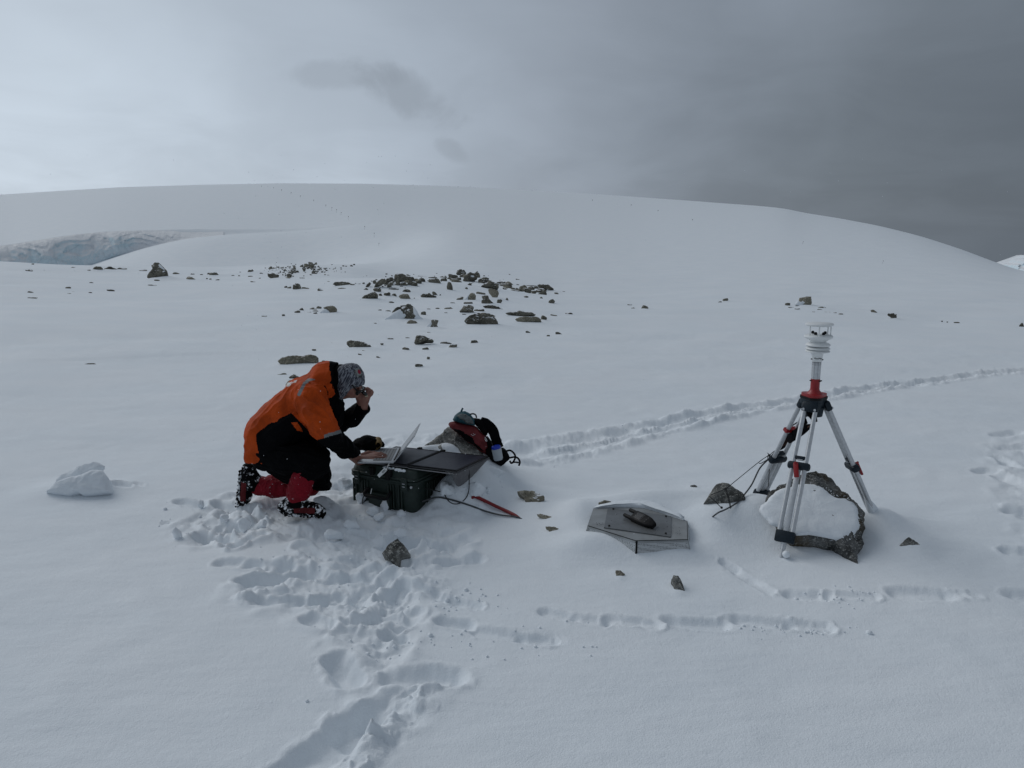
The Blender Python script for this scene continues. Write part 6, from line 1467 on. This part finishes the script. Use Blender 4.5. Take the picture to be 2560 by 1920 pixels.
    g.put(b.inputs['Base Color'], g.mix(g.mapr(g.noise(P, 30, 4, .6), .35, .7), (.27, .135, .10, 1), (.20, .085, .068, 1))); b.inputs['Roughness'].default_value = .55; b.inputs['Specular IOR Level'].default_value = .35
    bump(g, b, g.noise(P, 260, 4, .7), .4, .0015)
    part('body', V, Q, sk, e)
    # ---- jacket
    J = Solid(p(120, 1110, 4.3) * [1, 0, 1] + [0, 4.10, 0], p(1420, 90, 4.7) * [1, 0, 1] + [.02, 5.0, .02], .0048)
    c_ = [((352, 905), .116), ((395, 765), .118), ((490, 640), .110), ((610, 530), .104), ((730, 430), .100), ((825, 375), .106)]
    J.chain([(p(*q, YM), r) for q, r in c_], 0, .03, .72)
    J.cone(p(490, 870, YM), p(570, 740, YM), .118, .12, 0, .03, .62); J.cone(p(660, 640, YM), p(800, 560, YM), .115, .11, 0, .03, .62)
    J.cone(p(300, 950, YM), p(420, 945, YM), .070, .072, 0, .03, .48)
    J.cone(p(740, 420, YM), shN + [0, .03, .01], .10, .088, 0, .03, .9); J.cone(p(780, 410, YM), shF, .10, .085, 0, .03, .9)
    J.chain([(shN + [0, 0, .005], .086), (p(860, 560, YN - .02), .082), (p(925, 690, YN - .03), .074), (elN + [0, 0, .0], .064)], 1, .022)
    J.chain([(elN, .060), (p(1130, 900, (YN + Yh) / 2 - .02), .055), (wrN + (elN - wrN) * .04, .041)], 2, .014)
    J.chain([(shF, .08), (p(980, 570, YF), .070), (elF + [0, 0, .01], .058)], 3, .02); J.chain([(elF, .056), (p(1210, 610, YF - .04), .052), (wrF - (elF - wrF) * .04, .044)], 3, .014)
    J.chain([(p(880, 350, YM), .10), (p(965, 270, YM), .104), (p(1000, 255, YM), .100)], 4, .02, .92); J.chain([(p(985, 430, YM), .075), (p(1045, 520, YM), .05), (p(1040, 640, YM), .055)], 5, .02); J.cone(p(1085, 440, YM), p(1030, 330, YM), .045, .07, 5, .02)
    # open the collar
    J.cone(p(1010, 262, YM), p(1150, 250, YM), .084, .10, 0, .01, .95, cut=True)
    J.ell(p(1215, 330, YM), (.10, .11, .12), cut=True)
    J.cone(wrN + (elN - wrN) * .0, wrN + (wrN - elN) * .3, .031, .06, cut=True); J.cone(wrF - (elF - wrF) * .16, wrF + (wrF - elF) * .5, .033, .06, cut=True)
    J.cone(p(960, 400, YM), hP(560, 820, YM), .062, .055, 5, .01); J.cone(p(985, 280, YM), hP(360, 600, YM), .076, .066, 5, .008, .9)
    J.cone(p(180, 1075, YM), p(620, 1060, YM), .035, .035, 0, .01, .2, cut=True)
    V, Q, I = largest(*J.mesh()); V = relax(V, Q, 2, .5)
    arm = (I == 1) | (I == 2); V1 = folds(V, Q, .011, .055, (.7, 0, -.7), 3); V2 = folds(V, Q, .010, .070, (.6, .1, .8), 9); V = np.where(arm[:, None], V1, V2)
    Fc = V[Q].mean(1); gi = np.round(np.median(I[Q], axis=1)).astype(int); X2, Y2 = project(Fc); u = (X2 - 560) / .26522; v = (Y2 - 880) / .26522
    mi = np.zeros(len(Q), int)
    TB = [(300, 775), (345, 735), (440, 668), (500, 660), (515, 638), (630, 570), (700, 640), (760, 700), (870, 830), (1000, 800), (1100, 700), (1180, 1150), (340, 1010), (322, 940), (305, 860)]
    tor = gi == 0
    w_ = 6 * pn(Fc * 25, 3); mi[tor & inpoly(u + w_, v + w_, TB)] = 1
    mi[tor & inpoly(u, v, [(985, 420), (1100, 380), (1200, 560), (1150, 800), (1040, 760), (985, 560)])] = 1
    mi[tor & inpoly(u, v, [(632, 665), (690, 665), (720, 700), (742, 752), (690, 742)]) & (Fc[:, 1] < YM)] = 0
    lo_ = (v - 832) > (u - 870) * (-57 / 200.); a1 = gi == 1
    mi[a1 & lo_] = 1; mi[(gi == 2)] = 1; mi[(gi == 3)] = 1; mi[gi == 5] = 1
    st = (v - 832) > (u - 870) * (-57 / 200.) - 34; mi[a1 & st & ~lo_ & (u > 945)] = 2
    mi[(gi == 2) & ~lo_ & (u < 1040)] = 0
    mi[(linedist(u, v, [(862, 246), (800, 262), (760, 295), (735, 340), (706, 402)]) < 15) & (gi <= 1) & (Fc[:, 1] < YM)] = 2
    col = gi == 4; nn = vnormals(V, Q)[Q].mean(1); inner = (u > 996 + (v - 120) * .10 + np.maximum(v - 300, 0) * .35)
    mi[col & (((nn @ nrmz(p(1120, 235, YM) - p(985, 250, YM))) > .45) | inner)] = 1
    mi[tor & inpoly(u, v, [(560, 330), (600, 290), (690, 262), (670, 300), (620, 322)]) & (Fc[:, 1] > YM - .09) & (pn(Fc * 60, 2) > -.1)] = 3
    part('jacket', V, Q, None, e, mats=[ORG, BLK, GRY, WHT], mi=mi)
    # ---- trousers
    T = Solid(p(180, 1480, 4.3) * [1, 0, 1] + [0, 4.16, 0], p(1100, 780, 4.7) * [1, 0, 1] + [.02, 4.96, .02], .005)
    T.cone(p(410, 960, YM), p(480, 900, YM), .096, .10, 0, .03, .75)
    T.chain([(hN + [-.01, 0, -.016], .098), (p(620, 985, YN + .07), .108), (knN + [0, 0, -.01], .085), (p(800, 1120, YN + .03), .070)], 0, .03)
    T.chain([(hF + [0, -.02, -.01], .098), (p(640, 1080, YF - .08), .10), (p(860, 1150, YF - .07), .082), (p(935, 1180, YF - .06), .045)], 1, .03)
    T.chain([(p(880, 1120, YF - .07), .070), (p(912, 1250, YF - .06), .060), (p(948, 1338, YF - .08), .054)], 1, .02)
    T.chain([(p(930, 1300, YF - .05), .048), (p(800, 1290, YF - .03), .062), (p(700, 1280, YF - .02), .065)], 1, .02)
    T.cone(p(800, 880, YM), p(900, 960, YM + .04), .08, .06, 0, .03)
    V, Q, I = T.mesh(); V = relax(V, Q, 2, .5); V = folds(V, Q, .010, .05, (1, 0, -.3), 15); part('trousers', V, Q, TRS, e)
    # ---- gaiters and boots
    def gaiter(pts, seed, d, lo, hi):
        G_ = Solid(lo, hi, .0045); G_.chain(pts, 0, .02); V, Q, I = G_.mesh(); V = relax(V, Q, 1, .5); V = folds(V, Q, .006, .03, d, seed); return part('gaiter', V, Q, GAI, e)
    a, b_, c3 = p(750, 1165, YN + .02), p(712, 1290, YN + .035), p(686, 1365, YN + .05)
    gaiter([(a, .066), (b_, .067), (c3, .056)], 21, (1, 0, .1), c3 - .12, a + .11)
    a2, b2, c2 = p(820, 1270, YF - .04), p(470, 1265, YF - .015), p(325, 1262, YF)
    g2_ = gaiter([(a2, .056), (b2, .068), (c2, .057)], 23, (.1, 0, 1), np.minimum(a2, c2) - .11, np.maximum(a2, c2) + .11)
    BOOT = cloth("dark_boot", (.003, .003, .004), .66, .3, .05, 17); BRED = cloth("red_boot_panel", (.12, .018, .02), .35, .5, .1, 17); SOLE = cloth("boot_sole", (.004, .004, .004), .58, .3, .05, 15)
    def boot(toe, heel, ankle, top, up, seed):
        lo = np.minimum.reduce([toe, heel, ankle, top]) - .09; hi = np.maximum.reduce([toe, heel, ankle, top]) + .09
        K = Solid(lo, hi, .0042); ax = nrmz(toe - heel); up = nrmz(up - ax * np.dot(up, ax)); sd = np.cross(ax, up)
        h_ = heel + up * .045; K.chain([(h_, .044), (heel + (toe - heel) * .35 + up * .048, .044), (heel + (toe - heel) * .68 + up * .036, .043), (toe - ax * .035 + up * .030, .036)], 0, .02)
        K.chain([(heel + (toe - heel) * .12 + up * .06, .046), (ankle, .050), (top, .056)], 0, .02)
        for s in (.30, .38, .46): q = heel + (toe - heel) * s + up * (.098 - (s - .3) * .25); K.cone(q - sd * .025, q + sd * .025, .005, .005, 1, .004)
        V, Q, I = K.mesh(); V = relax(V, Q, 1, .5); N = vnormals(V, Q); V = V + N * (.0035 * fbm(V / .03, 3, .6, seed))[:, None]
        bt = empty('boot', heel); bt.parent = e; bt.location = Vector(heel) - Vector(e.location)
        Fc = V[Q].mean(1); t = (Fc - heel) @ ax / np.linalg.norm(toe - heel); hh = (Fc - heel) @ up; mi = np.where((t > .30) & (t < .80) & (hh > .028) & (hh < .062), 1, 0)
        part('upper', V, Q, None, bt, mats=[BOOT, BRED], mi=mi)
        K = Solid(lo, hi, .0038); L = np.linalg.norm(toe - heel)
        for (t, w) in ((.06, .033), (.16, .035), (.28, .031), (.40, .029), (.52, .034), (.64, .040), (.76, .041), (.88, .036), (.96, .026)):
            q = heel + ax * L * t; K.cone(q - sd * (w - .010) + up * .010, q + sd * (w - .010) + up * .010, .014, .014, 0, .006)
        for s_ in (-.5, 0, .5): K.chain([(heel + ax * L * t + sd * s_ * w * 1.1 + up * .012, .0125) for t, w in ((.05, .033), (.3, .031), (.45, .030), (.7, .042), (.94, .030))], 0, .006)
        for t in np.linspace(.04, .98, 11):
            q = heel + ax * L * t; w = .030 if t < .5 else .034
            for s in (-1, 1): K.cone(q + sd * s * w * .55 - up * .001, q + sd * s * w * .92 - up * .001, .0062, .0062, 0, .003)
        V, Q, I = K.mesh(); part('sole', V, Q, SOLE, bt)
        return bt
    zbp = lambda x, y, Y: atY(*zb(x, y), Y)
    boot(zbp(2060, 1190, YN + .06), zbp(1215, 1150, YN + .07), zbp(1360, 960, YN + .06), zbp(1480, 870, YN + .05), np.array([.02, 0, 1.]), 31)
    boot(zbp(215, 985, YF - .02), zbp(330, 190, YF - .0) + [-.012, 0, 0], zbp(560, 480, YF - .01), zbp(660, 520, YF), np.array([1., -.12, .15]), 33)
    # ---- hat with its badge
    ho = [(236, 470), (270, 360), (340, 292), (440, 250), (560, 220), (700, 208), (850, 240), (960, 340), (1040, 480), (1085, 620), (1095, 760), (1080, 850), (900, 930), (700, 1070), (520, 1190), (410, 1285), (345, 1335), (312, 1250), (265, 1050), (245, 800), (232, 620)]
    V, F_, _ = blob([hP(x, y, YM - .005) for x, y in ho], c=hP(640, 640, YM), p=2.15, front=.082, back=.082, rings=26, n=170)
    Q = np.array([f if len(f) == 4 else (*f, f[-1]) for f in F_]); V = folds(V, Q, .0014, .02, (.35, 0, 1), 41)
    hm, g, b = material("heather_knit"); P = g.n('ShaderNodeNewGeometry').outputs['Position']
    mp0 = g.n('ShaderNodeMapping'); g.put(mp0.inputs[0], P); mp0.inputs['Rotation'].default_value = (0, math.radians(-30), 0)
    mp = g.n('ShaderNodeMapping'); g.put(mp.inputs[0], mp0.outputs[0]); mp.inputs['Scale'].default_value = (1, 1, .05)
    n_ = g.noise(mp.outputs[0], 150, 3, .6, .3); c = g.mix(g.mapr(n_, .40, .62), (.012, .014, .028, 1), (.23, .245, .275, 1))
    g.put(b.inputs['Base Color'], c); b.inputs['Roughness'].default_value = .9; bump(g, b, n_, .5, .003)
    he = part('hat', V, F_, hm, e)
    cs = hP(700, 560, YM)
    n0 = nrmz([.68, -.64, .30]); uu = nrmz(np.cross((0, 0, 1), n0)); vv = np.cross(n0, uu)
    def onhat(ab, off=.0):
        """puts points given in badge coordinates on the knit"""
        dirs = n0 + ab[:, :1] * uu / .09 + ab[:, 1:2] * vv / .09; dirs /= np.linalg.norm(dirs, axis=1)[:, None]; out = []
        for dvec in dirs:
            al = (V - cs) @ dvec; pe_ = np.linalg.norm(V - cs - al[:, None] * dvec, axis=1); pe_ = np.where(al > 0, pe_, 9.); kk = np.argsort(pe_)[:3]; r_ = al[kk].mean()
            out.append(cs + dvec * (r_ + .0015 + off))
        return np.array(out)
    def disc(r0, off, name, mat, cx=0., cy=0., sx=1., parent=he):
        P2 = [(cx, cy)]; F = []; nr, na = 5, 28
        for i in range(1, nr + 1):
            for j in range(na): a = 2 * math.pi * j / na; P2.append((cx + r0 * sx * i / nr * math.cos(a), cy + r0 * i / nr * math.sin(a)))
        for j in range(na): F.append((0, 1 + j, 1 + (j + 1) % na))
        for i in range(nr - 1):
            for j in range(na): F.append((1 + i * na + j, 1 + (i + 1) * na + j, 1 + (i + 1) * na + (j + 1) % na, 1 + i * na + (j + 1) % na))
        return part(name, onhat(np.array(P2), off), F, mat, parent)
    disc(.036, .000, 'badge', simple("badge_grey", (.27, .285, .28), .9, 0, .2, 90)); disc(.016, .003, 'badge_heart', simple("badge_red", (.28, .01, .03), .8), .004, .004, .75)
    VV, FF, o_ = [], [], 0
    s = "NEW YORK CITY"; bpy.context.view_layer.update()
    for i, ch in enumerate(s):
        if ch == ' ': continue
        th = math.radians(152 + (len(s) - 1 - i) * 21)
        cu = bpy.data.curves.new('g', 'FONT'); cu.body = ch; cu.size = .0185; cu.offset = .0007; cu.align_x = 'CENTER'; cu.align_y = 'CENTER'; cu.resolution_u = 1
        o = bpy.data.objects.new('g', cu); COL.objects.link(o); me = o.evaluated_get(bpy.context.evaluated_depsgraph_get()).to_mesh()
        Vt = np.array([q.co[:2] for q in me.vertices]); Ft = [tuple(q.vertices) for q in me.polygons]; bpy.data.objects.remove(o); bpy.data.curves.remove(cu)
        a = th - math.pi / 2; M = np.array([[math.cos(a), -math.sin(a)], [math.sin(a), math.cos(a)]]); W = Vt @ M.T + [.029 * math.cos(th), .029 * math.sin(th)]
        VV.append(onhat(W, .0035)); FF += [tuple(q + o_ for q in f) for f in Ft]; o_ += len(Vt)
    part('badge_lettering', np.concatenate(VV), FF, INK, he, smooth=False)
    # ---- dark sunglasses in the raised hand, at the eyes
    gl = empty('sunglasses', hP(950, 980, YM), 'black sunglasses held at the eyes by the kneeling person', 'sunglasses')
    SH = simple("black_gloss", (.006, .006, .007), .18)
    ec = hc + fd * .112 + fu * .006
    m = MB()
    for s in (-1, 1):
        P = [ec + np.array([0, s * .008, 0]) + fu * .004, ec + np.array([0, s * .02, 0]) + fu * .018, ec + np.array([0, s * .055, 0]) + fu * .020 - fd * .008, ec + np.array([0, s * .068, 0]) + fu * .004 - fd * .018, ec + np.array([0, s * .058, 0]) - fu * .016 - fd * .012, ec + np.array([0, s * .028, 0]) - fu * .022, ec + np.array([0, s * .010, 0]) - fu * .012]
        V3, F3, _ = blob(P, front=.006, back=.006, rings=5, n=40); part('lens', V3, F3, SH, gl); m.add(*tube(spline(P + [P[0]], 4), .0032, 6))
    m.build('rim', BLACK, gl, smooth=True)
    for s in (-1, 1):
        m = MB(); m.add(*box(ec + np.array([0, s * .073, 0]) - fd * .055 + fu * .004, (.095, .004, .010), fd, (0, 1, 0), fu, .002)); m.build('temple', BLACK, gl)
    m = MB(); a, b3 = hP(985, 1035, Yl - .05), hP(1160, 1165, Yl - .045); m.add(*tube([a, a + (b3 - a) * .12, a + (b3 - a) * .5, a + (b3 - a) * .9, b3], [.005, .010, .012, .010, .004], 12)); m.build('side_shield', SH, gl, smooth=True)
    m = MB(); m.add(*tube([hP(930, 1040, Yl - .05), hP(975, 1060, Yl - .052)], .006, 8)); m.build('red_toggle', RED, gl, smooth=True)
    m = MB(); m.add(*tube([hP(1100, 1195, Yl - .052), hP(1180, 1185, Yl - .05)], .004, 8)); m.build('pale_pad', simple("pale_pad", (.45, .42, .30), .6), gl, smooth=True)
    # ---- glove lying on the panel
    Yg = CI['Lf'][1] - .10; K = Solid(lP(60, 900, Yg) - .08, lP(960, 430, Yg) + .08, .004); L3 = lambda x, y, dy=0.: lP(x, y, Yg + dy)
    K.chain([(L3(170, 700, -.02), .020), (L3(330, 660), .034), (L3(500, 600), .040), (L3(650, 620), .038), (L3(760, 640), .034)], 0, .02, .8)
    K.chain([(L3(790, 600), .020), (L3(880, 640), .012), (L3(895, 680), .012)], 0, .01); K.chain([(L3(500, 680, -.03), .03), (L3(700, 720, -.02), .028)], 0, .02)
    for dy in (-.03, 0, .03): K.cone(L3(250, 690, dy), L3(160, 680, dy * 1.2), .016, .010, 0, .01)
    V, Q, I = K.mesh(); V = relax(V, Q, 2, .5); V = folds(V, Q, .004, .03, (1, 0, 0), 51)
    ge = empty('glove', L3(500, 740), 'black glove with a tan cuff band lying on the panel behind the laptop', 'glove'); part('glove_body', V, Q, BCLOTH, ge)
    K = Solid(L3(690, 820) - .05, L3(900, 470) + .05, .004); K.chain([(L3(745, 740, -.035), .014), (L3(800, 650, -.03), .020), (L3(790, 560, 0), .019), (L3(760, 525, .02), .014)], 0, .015)
    V, Q, I = K.mesh(); V = relax(V, Q, 1, .5); part('cuff_band', V, Q, TANL, ge)
place_rocks(); rubble()
head = weather_tripod(); weather_sensor(head); gear_cables()
GB = near_rocks(); cover()
CI = case_and_top(); backpack(GB); person(CI)
flags()
build_ground(); ice_cliff(); snow_lumps(); falling_snow()
